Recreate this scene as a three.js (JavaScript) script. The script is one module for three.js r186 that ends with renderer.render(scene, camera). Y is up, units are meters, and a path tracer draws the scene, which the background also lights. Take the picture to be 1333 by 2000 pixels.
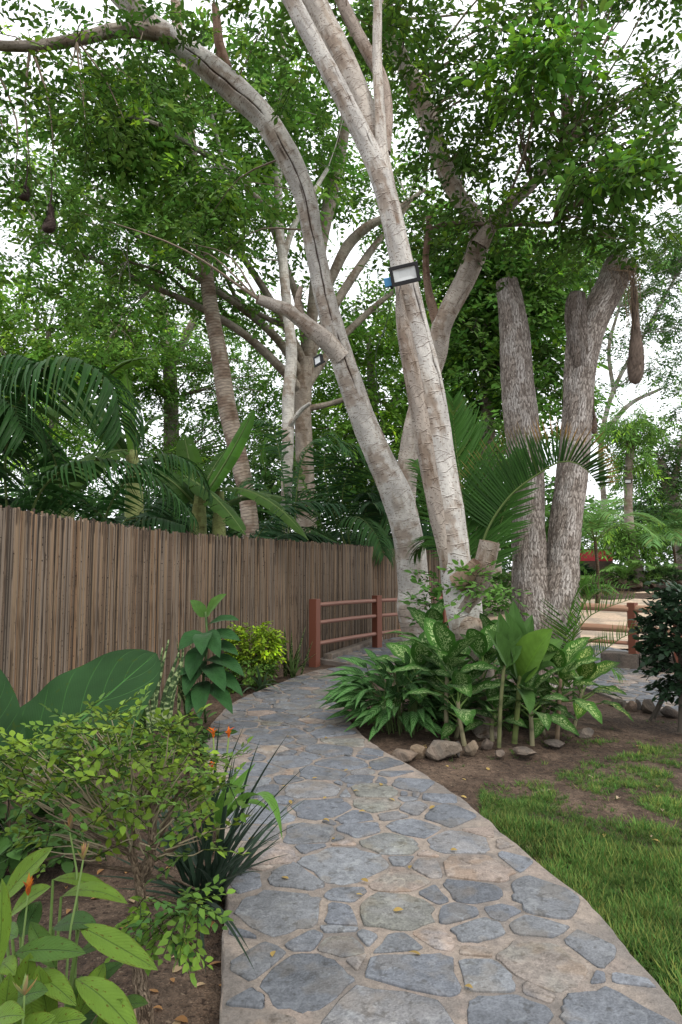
import * as THREE from 'three';
import { ImprovedNoise } from 'three/addons/math/ImprovedNoise.js';
import { mergeGeometries } from 'three/addons/utils/BufferGeometryUtils.js';

// ---------------------------------------------------------------- camera, sky, sun, exposure
const F = 1333, EYE = 1.45, PITCH = Math.atan(116 / F);   // the photograph is 1333 x 2000
const scene = new THREE.Scene();
const camera = new THREE.PerspectiveCamera(2 * Math.atan(1000 / F) * 180 / Math.PI, 1333 / 2000, 0.05, 600);
camera.position.set(0, EYE, 0);
camera.rotation.set(PITCH, 0, 0);
const renderer = new THREE.WebGLRenderer({ antialias: true });
renderer.setSize(682, 1024);
renderer.toneMapping = THREE.LinearToneMapping;
renderer.toneMappingExposure = 2.12;
renderer.shadowMap.enabled = true;
const SUNDIR = new THREE.Vector3(0.35, 0.85, 0.42).normalize();
{
  const w = 256, h = 128, px = new Float32Array(w * h * 4), n = new ImprovedNoise();
  for (let j = 0; j < h; j++) for (let i = 0; i < w; i++) {
    const el = ((j + .5) / h - .5) * Math.PI, az = (i + .5) / w * 2 * Math.PI;
    const x = Math.cos(el) * Math.cos(az), y = Math.sin(el), z = Math.cos(el) * Math.sin(az);
    let c = 0, a = 1; for (let o = 0; o < 4; o++) { c += a * n.noise(x * 2.2 * 2 ** o + 7, y * 3.4 * 2 ** o + 3, z * 2.2 * 2 ** o); a *= .5; }
    const L = (0.98 + 0.16 * c) * (y > 0 ? 1 : .35 + .65 * Math.exp(y * 8));
    const k = (j * w + i) * 4; px[k] = L * .955; px[k + 1] = L * .985; px[k + 2] = L * 1.02; px[k + 3] = 1;
  }
  const sky = new THREE.DataTexture(px, w, h, THREE.RGBAFormat, THREE.FloatType);
  sky.mapping = THREE.EquirectangularReflectionMapping; sky.magFilter = sky.minFilter = THREE.LinearFilter; sky.needsUpdate = true;
  scene.background = sky; scene.environment = sky;
}
const sun = new THREE.DirectionalLight(0xfff4e6, 0.9);
sun.position.copy(SUNDIR).multiplyScalar(40); sun.castShadow = true; sun.shadow.radius = 40; sun.shadow.mapSize.set(2048, 2048);
Object.assign(sun.shadow.camera, { left: -25, right: 25, top: 25, bottom: -25, near: 1, far: 100 });
scene.add(sun, sun.target); sun.target.position.set(0, 0, -8);

// ---------------------------------------------------------------- helpers
const V = (x, y, z) => new THREE.Vector3(x, y, z);
const { sin, cos, abs, min, max, sqrt, PI, floor, hypot, pow } = Math;
const clamp = (x, a = 0, b = 1) => x < a ? a : x > b ? b : x;
const lerp = (a, b, t) => a + (b - a) * t;
const smooth = (a, b, x) => { const t = clamp((x - a) / (b - a)); return t * t * (3 - 2 * t); };
function rng(seed) { let s = seed >>> 0; const f = () => { s = s + 0x6D2B79F5 | 0; let t = Math.imul(s ^ s >>> 15, 1 | s); t = t + Math.imul(t ^ t >>> 7, 61 | t) ^ t; return ((t ^ t >>> 14) >>> 0) / 4294967296; }; f.r = (a, b) => a + (b - a) * f(); f.g = () => (f() + f() + f() - 1.5) / 1.0; f.i = n => floor(f() * n); f.pick = a => a[floor(f() * a.length)]; return f; }
const IN = new ImprovedNoise();
const n3 = (x, y, z) => IN.noise(x, y, z);
const fb = (x, y, z, o = 3) => { let s = 0, a = .5; for (let k = 0; k < o; k++) { s += a * IN.noise(x, y, z); x *= 2.03; y *= 2.03; z *= 2.03; a *= .5; } return s; };
const cP = cos(PITCH), sP = sin(PITCH);
function ray(px, py) { const x = (px - 666.5) / F, y = (1000 - py) / F; return V(x, y * cP + sP, -cP + y * sP); }
function G(px, py, y = 0) { const r = ray(px, py), t = (y - EYE) / r.y; return V(r.x * t, y, r.z * t); }            // on the ground at height y
function D(px, py, d) { const r = ray(px, py), t = d / -r.z; return V(r.x * t, EYE + r.y * t, -d); }                // d metres away
const used = {};
function numbered(n) { const k = used[n] = (used[n] ?? -1) + 1; return k ? n + '_' + String(k).padStart(3, '0') : n; }
function thing(name, label, category, pos = V(0, 0, 0), group) {
  const o = new THREE.Group(); o.name = numbered(name); o.position.copy(pos); o.userData = { label, category };
  if (group) o.userData.group = group; scene.add(o); return o;
}
function originOf(p) { const o = V(0, 0, 0); while (p && p !== scene) { o.add(p.position); p = p.parent; } return o; }
function mesh(name, geo, mat, parent) { const m = new THREE.Mesh(geo, mat); m.name = name; m.castShadow = m.receiveShadow = true; parent.add(m); return m; }
function place(name, gb, mat, parent, extra) {      // geometry given in world coordinates, hung under parent
  const g = gb.isBufferGeometry ? gb : gb.geo(); const o = originOf(parent); g.translate(-o.x, -o.y, -o.z);
  const m = mesh(name, g, mat, parent); if (extra) Object.assign(m.userData, extra); return m;
}
function lone(name, gb, mat, label, category, group) {   // a thing that is a single mesh, its origin at its middle
  const g = gb.isBufferGeometry ? gb : gb.geo(); g.computeBoundingBox(); const c = g.boundingBox.getCenter(V(0, 0, 0)); c.y = g.boundingBox.min.y; g.translate(-c.x, -c.y, -c.z);
  const m = mesh(numbered(name), g, mat, scene); m.position.copy(c); m.userData = { label, category }; if (group) m.userData.group = group; return m;
}
function structure(name, gb, mat) { const g = gb.isBufferGeometry ? gb : gb.geo(); const m = mesh(name, g, mat, scene); m.userData.kind = 'structure'; return m; }
const STUFF = { kind: 'stuff' };

class GB {
  constructor() { this.p = []; this.u = []; this.c = []; this.i = []; }
  v(q, u = 0, w = 0, c) { this.p.push(q.x, q.y, q.z); this.u.push(u, w); if (c) this.c.push(c[0], c[1], c[2]); else this.c.push(1, 1, 1); return this.p.length / 3 - 1; }
  t(a, b, c) { this.i.push(a, b, c); }
  q(a, b, c, d) { this.i.push(a, b, c, a, c, d); }
  geo() {
    const g = new THREE.BufferGeometry();
    g.setAttribute('position', new THREE.Float32BufferAttribute(this.p, 3)); g.setAttribute('uv', new THREE.Float32BufferAttribute(this.u, 2)); g.setAttribute('color', new THREE.Float32BufferAttribute(this.c, 3));
    g.setIndex(this.i); g.computeVertexNormals(); return g;
  }
}
function box(w, h, d, bev = .006) {     // chamfered box centred on the origin
  const s = new THREE.Shape(); const a = w / 2 - bev, b = h / 2 - bev; s.moveTo(-a, -b); s.lineTo(a, -b); s.lineTo(a, b); s.lineTo(-a, b); s.closePath();
  const g = new THREE.ExtrudeGeometry(s, { depth: d - 2 * bev, bevelEnabled: true, bevelThickness: bev, bevelSize: bev, bevelSegments: 2, steps: 1 }); g.translate(0, 0, -d / 2 + bev); return g;
}
const frameMat = (x, y, z, o) => new THREE.Matrix4().makeBasis(x, y, z).setPosition(o);

// a tapering tube through points with radii; angle 0 of its cross-section faces +z
function tube(gb, pts, rad, o = {}) {
  const { seg = 8, step = .1, disp, col, cap = 2, us = 1, vs = 1, wob = 0 } = o;
  const c = new THREE.CatmullRomCurve3(pts, false, 'centripetal'); c.arcLengthDivisions = pts.length * 10; const L = c.getLength(), n = max(2, Math.ceil(L / step));
  const rc = rad.length, cum = [0]; for (let k = 1; k < pts.length; k++) cum.push(cum[k - 1] + pts[k].distanceTo(pts[k - 1]));
  const rLin = t => { const s = t * cum[cum.length - 1]; let k = 1; while (k < rc - 1 && cum[k] < s) k++; return lerp(rad[k - 1], rad[k], clamp((s - cum[k - 1]) / (cum[k] - cum[k - 1] || 1))); };
  const ref = V(0, 0, 1), alt = V(0, 1, 0), P = V(0, 0, 0), T = V(0, 0, 0), N = V(0, 0, 0), B = V(0, 0, 0), q = V(0, 0, 0);
  let prev = -1, last = null; const first = gb.p.length / 3;
  for (let j = 0; j <= n; j++) {
    const t = j / n; c.getPointAt(t, P); c.getTangentAt(t, T);
    if (last) N.copy(last); else N.copy(abs(T.z) > .92 ? alt : ref);
    if (!o.free && abs(T.z) < .92) N.copy(ref);
    N.addScaledVector(T, -N.dot(T)).normalize(); B.crossVectors(T, N); if (o.free) last = N.clone();
    const r = rLin(t), s = t * L; const row = gb.p.length / 3; const A = o.angles ? o.angles(t) : null, m = A ? A.length - 1 : seg;
    for (let k = 0; k <= m; k++) {
      const a = A ? A[k] : k / m * 2 * PI; const dr = disp ? disp(s, a, t, r, P) : 0; const R = r + dr;
      q.copy(P).addScaledVector(N, cos(a) * R).addScaledVector(B, sin(a) * R);
      gb.v(q, a / (2 * PI) * us * (o.uround || 1), s * vs + (o.v0 || 0), col ? col(s, a, t, q) : o.color);
    }
    if (j) for (let k = 0; k < m; k++) { const a = prev + k, b = prev + k + 1, d = row + k, e = row + k + 1; gb.q(a, b, e, d); }
    if (cap && (j === n || (j === 0 && cap === 3))) {
      const ctr = gb.v(q.copy(P).addScaledVector(T, j ? r * (o.dome ?? .15) : -r * .15), .5, s * vs, o.capcol || (col ? col(s, 0, t, P) : o.color));
      if (o.capcol) { const r2 = gb.p.length / 3; for (let k = 0; k <= m; k++) { const b = (row + k) * 3; gb.v(V(gb.p[b], gb.p[b + 1], gb.p[b + 2]), .5, 0, o.capcol); } for (let k = 0; k < m; k++) gb.t(r2 + k, r2 + k + 1, ctr); }
      else for (let k = 0; k < m; k++) j ? gb.t(row + k, row + k + 1, ctr) : gb.t(row + k + 1, row + k, ctr);
    }
    prev = row;
  }
  return gb;
}
// a leaf from base to tip; N side is its upper face
const PROF = {
  ovate: t => pow(sin(PI * pow(t, .78)), .8), lance: t => pow(sin(PI * pow(t, .72)), 1.0) * (1 - .15 * t), strap: t => min(1, t * 6 + .35) * pow(1 - pow(t, 3), .8),
  paddle: t => pow(sin(PI * pow(clamp(t), .95)), .55), heart: t => t < .12 ? .55 + 3.4 * t : pow(max(0, 1 - pow((t - .12) / .88, 1.75)), .85) * .96 + .0, sword: t => (.75 + .5 * sin(PI * min(1, t * 1.1))) * pow(1 - t, .55) / 1.0,
  ellip: t => pow(sin(PI * t), .75),
};
function leaf(gb, base, tip, width, o = {}) {
  const { up = V(0, 1, 0), arch = 0, prof = PROF.ovate, nl = 8, nw = 2, cup = .12, wave = 0, ph = 0, col, twist = 0 } = o;
  const L = base.distanceTo(tip), C = base.clone().add(tip).multiplyScalar(.5).addScaledVector(up, arch * L);
  const T = V(0, 0, 0), N = V(0, 0, 0), S = V(0, 0, 0), P = V(0, 0, 0), q = V(0, 0, 0); let prev = -1; const m = 2 * nw;
  for (let j = 0; j <= nl; j++) {
    const t = j / nl, a = 1 - t;
    P.set(0, 0, 0).addScaledVector(base, a * a).addScaledVector(C, 2 * a * t).addScaledVector(tip, t * t);
    T.set(0, 0, 0).addScaledVector(base, -2 * a).addScaledVector(C, 2 * a - 2 * t).addScaledVector(tip, 2 * t).normalize();
    N.copy(up).addScaledVector(T, -up.dot(T)); if (N.lengthSq() < 1e-6) N.set(0, 0, 1).addScaledVector(T, -T.z); N.normalize();
    if (twist) N.applyAxisAngle(T, twist * t);
    S.crossVectors(T, N); const w = width / 2 * max(.015, prof(t)); const row = gb.p.length / 3;
    for (let k = 0; k <= m; k++) {
      const s = k / nw - 1; const hw = wave ? wave * w * s * s * sin(t * 17 + ph + (s > 0 ? 1.7 : 0)) : 0;
      q.copy(P).addScaledVector(S, s * w).addScaledVector(N, abs(s) * w * cup * 2 * (o.cupf ? o.cupf(t) : 1) + hw);
      if (o.lobe && t < .12) q.addScaledVector(T, -abs(s) * o.lobe * L * (1 - t / .12));
      gb.v(q, s * .5 + .5, t, col ? (typeof col === 'function' ? col(t, s) : col) : undefined);
    }
    if (j) for (let k = 0; k < m; k++) gb.q(prev + k, prev + k + 1, row + k + 1, row + k);
    prev = row;
  }
  return gb;
}
const dirAE = (az, el) => V(sin(az) * cos(el), sin(el), cos(az) * cos(el));   // az 0 = towards the camera

// ---------------------------------------------------------------- textures (tileable noise)
function hash(x, y, s) { let h = Math.imul(x, 374761393) + Math.imul(y, 668265263) + Math.imul(s, 2147483647 ^ 0x5bd1e995); h = Math.imul(h ^ h >>> 13, 1274126177); return ((h ^ h >>> 16) >>> 0) / 4294967296; }
function tn(u, v, pu, pv, s) { const x = u * pu, y = v * pv, xi = floor(x), yi = floor(y); let fx = x - xi, fy = y - yi; fx = fx * fx * (3 - 2 * fx); fy = fy * fy * (3 - 2 * fy); const m = (k, p) => ((k % p) + p) % p; const x0 = m(xi, pu), x1 = m(xi + 1, pu), y0 = m(yi, pv), y1 = m(yi + 1, pv); return lerp(lerp(hash(x0, y0, s), hash(x1, y0, s), fx), lerp(hash(x0, y1, s), hash(x1, y1, s), fx), fy); }
function tf(u, v, pu, pv, o, s) { let a = .5, r = 0, z = 0; for (let k = 0; k < o; k++) { r += a * tn(u, v, pu, pv, s + k * 17); z += a; a *= .5; pu *= 2; pv *= 2; } return r / z; }
function tex(w, h, fn, srgb = true, repeat) {
  const d = new Uint8Array(w * h * 4), c = [0, 0, 0];
  for (let j = 0; j < h; j++) for (let i = 0; i < w; i++) { fn((i + .5) / w, (j + .5) / h, c); const k = (j * w + i) * 4; d[k] = clamp(c[0]) * 255; d[k + 1] = clamp(c[1]) * 255; d[k + 2] = clamp(c[2]) * 255; d[k + 3] = 255; }
  const t = new THREE.DataTexture(d, w, h, THREE.RGBAFormat); t.wrapS = t.wrapT = THREE.RepeatWrapping; t.magFilter = THREE.LinearFilter; t.minFilter = THREE.LinearMipmapLinearFilter; t.generateMipmaps = true; if (srgb) t.colorSpace = THREE.SRGBColorSpace; if (repeat) t.repeat.set(...repeat); t.needsUpdate = true; return t;
}
function pair(w, h, fn) {   // colour texture and height texture from one function fn(u, v, c) -> height
  const hs = new Float32Array(w * h); let k = 0; const map = tex(w, h, (u, v, c) => { hs[k++] = fn(u, v, c); }); k = 0; const bump = tex(w, h, (u, v, c) => { c[0] = c[1] = c[2] = hs[k++]; }, false); return { map, bumpMap: bump };
}
const mixc = (c, r, g, b, t) => { c[0] = lerp(c[0], r, t); c[1] = lerp(c[1], g, t); c[2] = lerp(c[2], b, t); };
const Std = (o) => new THREE.MeshPhysicalMaterial({ roughness: .85, specularIntensity: .5, metalness: 0, vertexColors: true, side: THREE.DoubleSide, ...o });

// pale smooth bark with broken horizontal scars; 1 tile = 1.2 m high, once or twice round
const rp = rng(11); const scars = Array.from({ length: 46 }, () => ({ v: rp(), u: rp(), l: rp.r(.03, .26), w: rp.r(.001, .0028), k: rp.r(.35, 1), b: rp.r(-.03, .03) }));
const TX = {};
TX.pale = pair(512, 768, (u, v, c) => {
  const big = tf(u, v, 3, 4, 4, 1), mid = tf(u, v, 12, 16, 3, 5), fine = tf(u, v, 70, 60, 2, 9);
  c[0] = .715; c[1] = .70; c[2] = .68; mixc(c, .83, .815, .79, smooth(.45, .66, big) * .8); mixc(c, .58, .52, .465, smooth(.54, .74, tf(u, v, 4, 6, 4, 31)) * .7);
  const k = .9 + .2 * mid * 1 + .12 * (fine - .5); c[0] *= k; c[1] *= k; c[2] *= k;
  let h = .5 + .25 * (mid - .5) + .2 * (fine - .5);
  const sp = smooth(.70, .80, tf(u, v, 18, 110, 2, 77)); mixc(c, .40, .34, .30, sp * .7); h -= sp * .12;
  for (const s of scars) { let du = u - s.u; du -= Math.round(du); if (abs(du) > s.l) continue; let dv = v - s.v - s.b * sin(du * 9) - .006 * (tn(u, v, 22, 3, 5) - .5); dv -= Math.round(dv); const e = smooth(s.l, s.l * .6, abs(du)) * s.k; const g = Math.exp(-(dv * dv) / (s.w * s.w)) * e; if (g > .02) { mixc(c, .32, .27, .235, g * .9); } const rdg = Math.exp(-((dv - s.w * 2.5) ** 2) / (s.w * s.w * 6)) * e; h += rdg * .35 - g * .5; mixc(c, .84, .81, .77, rdg * .3); }
  return clamp(h);
});
TX.grey = pair(512, 512, (u, v, c) => {
  const w = tf(u, v, 6, 4, 3, 3), a = tf(u + .08 * w, v + .03 * w, 34, 9, 3, 7), b = tf(u, v, 70, 40, 2, 13), big = tf(u, v, 3, 3, 3, 19);
  const r = 1 - abs(2 * a - 1) * 1.0, fis = smooth(.80, .97, r) * .95; c[0] = .56; c[1] = .525; c[2] = .495; mixc(c, .64, .615, .595, smooth(.4, .7, big) * .7); mixc(c, .46, .415, .38, smooth(.5, .75, tf(u, v, 5, 4, 3, 23)) * .5);
  const k = .8 + .4 * b; c[0] *= k; c[1] *= k; c[2] *= k; mixc(c, .30, .255, .225, fis * .6); return clamp(.7 + .3 * (b - .5) - fis * .65);
});
TX.coco = pair(256, 512, (u, v, c) => { const vv = v * 14 + .25 * (tf(u, v, 4, 8, 2, 3) - .5), f = vv - floor(vv), ring = smooth(.16, .0, f) + smooth(.9, 1, f), m = tf(u, v, 20, 40, 3, 4); c[0] = .56; c[1] = .51; c[2] = .46; mixc(c, .40, .33, .28, smooth(.4, .7, tf(u, v, 4, 5, 3, 8)) * .8); const k = .8 + .4 * m; c[0] *= k; c[1] *= k; c[2] *= k; mixc(c, .25, .2, .17, ring * .7); return clamp(.6 + .3 * (m - .5) - ring * .5); });
TX.wood = pair(256, 1024, (u, v, c) => {
  const g = tf(u, v, 40, 3, 3, 2), g2 = tf(u, v, 14, 2, 2, 4), st = smooth(.62, .74, tf(u, v, 20, 5, 3, 9)), sp = smooth(.74, .8, tf(u, v, 70, 90, 2, 15)) * smooth(.45, .6, tf(u, v, 9, 4, 2, 33));
  c[0] = .60; c[1] = .54; c[2] = .48; const k = .62 + .66 * (g * .6 + g2 * .4); c[0] *= k; c[1] *= k; c[2] *= k; mixc(c, .2, .17, .15, max(st * .65, sp * .85)); return clamp(.35 + .5 * g - .3 * sp);
});
TX.stone = pair(1024, 1024, (u, v, c) => {
  const a = tf(u, v, 4, 4, 5, 1), b = tf(u, v, 24, 24, 4, 2), d = tf(u, v, 9, 9, 4, 6), f = tf(u, v, 140, 140, 2, 8);
  const ve = smooth(.93, .995, 1 - abs(2 * tf(u + .03 * b, v + .03 * d, 5, 6, 4, 12) - 1)) * smooth(.45, .65, d); const fl = smooth(.64, .76, tf(u, v, 40, 26, 3, 51));
  const k = .60 + .8 * (a * .3 + b * .35 + f * .35); c[0] = c[1] = c[2] = k * .80; const st_ = smooth(.55, .7, tf(u, v, 7, 7, 4, 111)); mixc(c, .86, .78, .68, st_ * .35); const scr = smooth(.93, 1, 1 - abs(2 * tf(u + .02 * d, v, 16, 50, 3, 91) - 1)) * smooth(.5, .62, a); mixc(c, 1, 1, .98, ve * .55 + fl * .28 + scr * .45); mixc(c, .50, .48, .45, smooth(.66, .78, tf(u, v, 30, 30, 3, 41)) * .4); const rough = smooth(.5, .6, d); return clamp(.5 + .5 * (a - .5) + .35 * (b - .5) * (.4 + rough) + .18 * (f - .5) + .12 * rough);
});
TX.mortar = pair(1024, 1024, (u, v, c) => {
  const a = tf(u, v, 5, 5, 4, 61), b = tf(u, v, 40, 40, 3, 62), f = tf(u, v, 220, 220, 2, 63); c[0] = .505; c[1] = .463; c[2] = .425; mixc(c, .41, .385, .365, smooth(.42, .68, a)); mixc(c, .53, .475, .44, smooth(.55, .75, tf(u, v, 9, 7, 4, 66)) * .5);
  const k = .78 + .24 * b + .2 * f; c[0] *= k; c[1] *= k; c[2] *= k; mixc(c, .3, .27, .25, smooth(.74, .84, tf(u, v, 60, 60, 2, 69)) * .35); return clamp(.4 * a + .35 * b + .25 * f);
});
TX.soil = pair(1024, 1024, (u, v, c) => {
  const a = tf(u, v, 6, 6, 4, 71), b = tf(u, v, 44, 44, 3, 72), f = tf(u, v, 200, 200, 2, 73); c[0] = .33; c[1] = .272; c[2] = .23; mixc(c, .42, .355, .305, smooth(.45, .7, a)); const k = .55 + .5 * b + .4 * f; c[0] *= k; c[1] *= k; c[2] *= k; mixc(c, .62, .55, .47, smooth(.78, .84, tf(u, v, 110, 110, 2, 75)) * .7); mixc(c, .16, .12, .1, smooth(.68, .8, tf(u, v, 70, 70, 2, 79)) * .6); return clamp(.25 * a + .45 * b + .3 * f);
});
// leaf prints: u across the blade (midrib at .5), v from base to tip
const vein = (u, v, n, slope) => { const s = abs(u - .5) * 2, q = (v - s * slope) * n, f = abs(q - Math.round(q)); return { s, f }; };
TX.broad = pair(256, 512, (u, v, c) => { const { s, f } = vein(u, v, 11, .22), mid = smooth(.05, .015, s), sv = smooth(.10, .02, f) * (1 - s * .4), m = tf(u, v, 6, 10, 3, 3); c[0] = c[1] = c[2] = .84 + .16 * m; mixc(c, .98, 1, .9, mid * .6 + sv * .16); return clamp(.5 + .22 * cos(f * 2 * PI) * -1 * (1 - mid) - .35 * mid); });
TX.big = pair(512, 512, (u, v, c) => { const { s, f } = vein(u, v, 5.5, .42), mid = smooth(.03, .012, s), sv = smooth(.05, .012, f) * smooth(1, .8, s), m = tf(u, v, 5, 5, 4, 3), fine = vein(u, v, 60, .2).f; c[0] = c[1] = c[2] = .50 + .16 * m + .05 * fine; mixc(c, .95, .95, .85, mid * .9 + sv * .55); mixc(c, .8, .62, .35, smooth(.75, .79, tf(u, v, 16, 16, 3, 47)) * .6); mixc(c, 1, 1, 1, 0); return clamp(.5 + .25 * f * 2 - .35 * mid - .2 * sv + .1 * fine); });
TX.banana = pair(128, 1024, (u, v, c) => { const { s, f } = vein(u, v, 90, .05), mid = smooth(.09, .04, s); c[0] = c[1] = c[2] = .82 + .18 * f * 2 * tf(u, v, 3, 30, 2, 3) + .05; mixc(c, 1, 1, .85, mid * .7); return clamp(.4 + f * .8 - mid * .2); });
TX.dieff = pair(256, 512, (u, v, c) => { const { s, f } = vein(u, v, 13, .3), mid = smooth(.05, .015, s); const zone = smooth(.86, .35, s) * smooth(.04, .2, v) * smooth(.97, .7, v); const k = tf(u + .22 * v * (u > .5 ? 1 : -1), v - s * .3, 20, 46, 2, 7), k2 = tf(u, v, 4, 6, 3, 5); const w = smooth(.60, .68, k + zone * .16 - .10 + .12 * (k2 - .5)) * smooth(.1, .5, zone); c[0] = .27; c[1] = .43; c[2] = .17; const q = .85 + .3 * tf(u, v, 5, 8, 3, 9); c[0] *= q; c[1] *= q; c[2] *= q; mixc(c, .80, .83, .64, w * .9); mixc(c, .36, .52, .25, mid * .7); return clamp(.5 + .22 * cos(f * 2 * PI) * -1 - .3 * mid); });
TX.plain = pair(128, 256, (u, v, c) => { const { s, f } = vein(u, v, 16, .25), mid = smooth(.05, .02, s), m = tf(u, v, 4, 8, 3, 3); c[0] = c[1] = c[2] = .86 + .14 * m; mixc(c, .62, .66, .5, mid * .7); const bl = smooth(.72, .76, tf(u, v, 14, 24, 3, 44)), ed = .6 * smooth(.88, 1.02, s + .3 * (tf(u, v, 5, 12, 3, 46) - .5)) * smooth(.5, .62, tf(u, v, 3, 5, 2, 48)); mixc(c, .75, .5, .3, max(bl * .8, ed * .7)); mixc(c, 1, .97, .7, smooth(.6, .75, tf(u, v, 3, 4, 2, 52)) * .35); return clamp(.5 + .08 * cos(f * 2 * PI) - .35 * mid + .25 * m); });
TX.aglao = pair(256, 512, (u, v, c) => { const { s, f } = vein(u, v, 8, .28), mid = smooth(.06, .02, s); const feather = smooth(.16, .36, f + .22 * (tf(u, v, 14, 40, 2, 3) - .5)) * smooth(.95, .55, s) * smooth(.0, .1, s); c[0] = .22; c[1] = .38; c[2] = .17; const q = .85 + .3 * tf(u, v, 5, 8, 3, 9); c[0] *= q; c[1] *= q; c[2] *= q; mixc(c, .56, .68, .48, feather * .75); mixc(c, .4, .54, .3, mid * .7); return clamp(.5 + .2 * f - .3 * mid); });
TX.sans = pair(128, 512, (u, v, c) => { const k = tf(u, v, 4, 40, 3, 5); c[0] = .30; c[1] = .38; c[2] = .24; mixc(c, .58, .62, .46, smooth(.5, .62, k)); mixc(c, .15, .22, .13, smooth(.45, .35, k) * .8); return .5; });

const Phys = o => new THREE.MeshPhysicalMaterial({ roughness: 1, specularIntensity: .2, metalness: 0, vertexColors: true, side: THREE.DoubleSide, transmission: .34, thickness: 0, clearcoat: .16, clearcoatRoughness: .36, ...o });
const M = {
  pale: Std({ ...TX.pale, bumpScale: .012 }), grey: Std({ ...TX.grey, bumpScale: .02 }), coco: Std({ ...TX.coco, bumpScale: .012 }), wood: Std({ ...TX.wood, bumpScale: .004 }), stone: Std({ ...TX.stone, bumpScale: .014, roughness: .72 }), mortar: Std({ ...TX.mortar, bumpScale: .010, roughness: .95 }), soil: Std({ ...TX.soil, bumpScale: .03, roughness: 1 }),
  twig: Std({ roughness: .9 }), paint: Std({ roughness: .5, ...{ bumpMap: TX.wood.bumpMap }, bumpScale: .001 }), flat: Std({ roughness: .8 }),
  leaf: Phys({}), gloss: Phys({ clearcoat: .4, clearcoatRoughness: .32, transmission: .25 }), far: Phys({ clearcoat: 0, transmission: .42 }), soft: Phys({ clearcoat: .12, transmission: .4 }), grass: Phys({ clearcoat: .1, transmission: .35 }),
  broad: Phys({ ...TX.broad, bumpScale: .003 }), plain: Phys({ ...TX.plain, bumpScale: .004, clearcoat: .18 }), big: Phys({ ...TX.big, bumpScale: .012, transmission: .12, clearcoat: .14, clearcoatRoughness: .35 }), banana: Phys({ ...TX.banana, bumpScale: .004 }), dieff: Phys({ ...TX.dieff, bumpScale: .005, transmission: .25 }), aglao: Phys({ ...TX.aglao, bumpScale: .004, transmission: .22 }), sans: Std({ ...TX.sans, bumpScale: .001, roughness: .5 }),
};
// ---------------------------------------------------------------- the paved path: outline traced on the ground
const LEFT = [[330, 3200], [405, 2300], [428, 2000], [440, 1760], [436, 1640], [415, 1540], [402, 1460], [418, 1408], [466, 1366], [540, 1336], [608, 1312], [690, 1297]].map(q => G(...q));
const BACK = [[622, 1287], [672, 1268], [727, 1250], [800, 1243], [900, 1240], [1040, 1246], [1180, 1262], [1235, 1272], [1300, 1278], [1480, 1290], [1800, 1310]].map(q => G(...q));
const RIGHT = [[2000, 1425], [1500, 1404], [1333, 1394], [1245, 1378], [1150, 1345], [1010, 1306], [880, 1294], [770, 1300], [700, 1328], [672, 1368], [688, 1412], [737, 1458], [790, 1488], [860, 1530], [945, 1592], [1000, 1640], [1062, 1692], [1150, 1762], [1250, 1882], [1330, 1978], [1560, 2300], [2200, 3200]].map(q => G(...q));
function refine(pts, step, amp, closed = false, smoothIt = true) {
  const c = new THREE.CatmullRomCurve3(pts, closed, 'centripetal'); const n = Math.ceil(c.getLength() / step); const out = [];
  for (let k = 0; k < n + (closed ? 0 : 1); k++) { const p = c.getPointAt(k / n); out.push(V(p.x + amp * (fb(p.x * 5, p.z * 5, 1, 3) * 2), 0, p.z + amp * (fb(p.x * 5, p.z * 5, 9, 3) * 2))); } return out;
}
const OUT = [...refine(LEFT, .06, .012), ...refine(BACK, .15, .01), ...refine(RIGHT, .06, .016)];
const poly2 = OUT.map(p => [p.x, p.z]), polyLow = poly2.filter((_, k) => k % 4 === 0);
function inside(x, z, P = poly2) { let r = false; for (let i = 0, j = P.length - 1; i < P.length; j = i++) { const [xi, zi] = P[i], [xj, zj] = P[j]; if ((zi > z) !== (zj > z) && x < (xj - xi) * (z - zi) / (zj - zi) + xi) r = !r; } return r; }
function edgeDist(x, z, P = poly2) { let m = 1e9; for (let i = 0, j = P.length - 1; i < P.length; j = i++) { const [ax, az] = P[j], [bx, bz] = P[i], dx = bx - ax, dz = bz - az, t = clamp(((x - ax) * dx + (z - az) * dz) / (dx * dx + dz * dz || 1)); m = min(m, hypot(x - ax - dx * t, z - az - dz * t)); } return m; }
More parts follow.
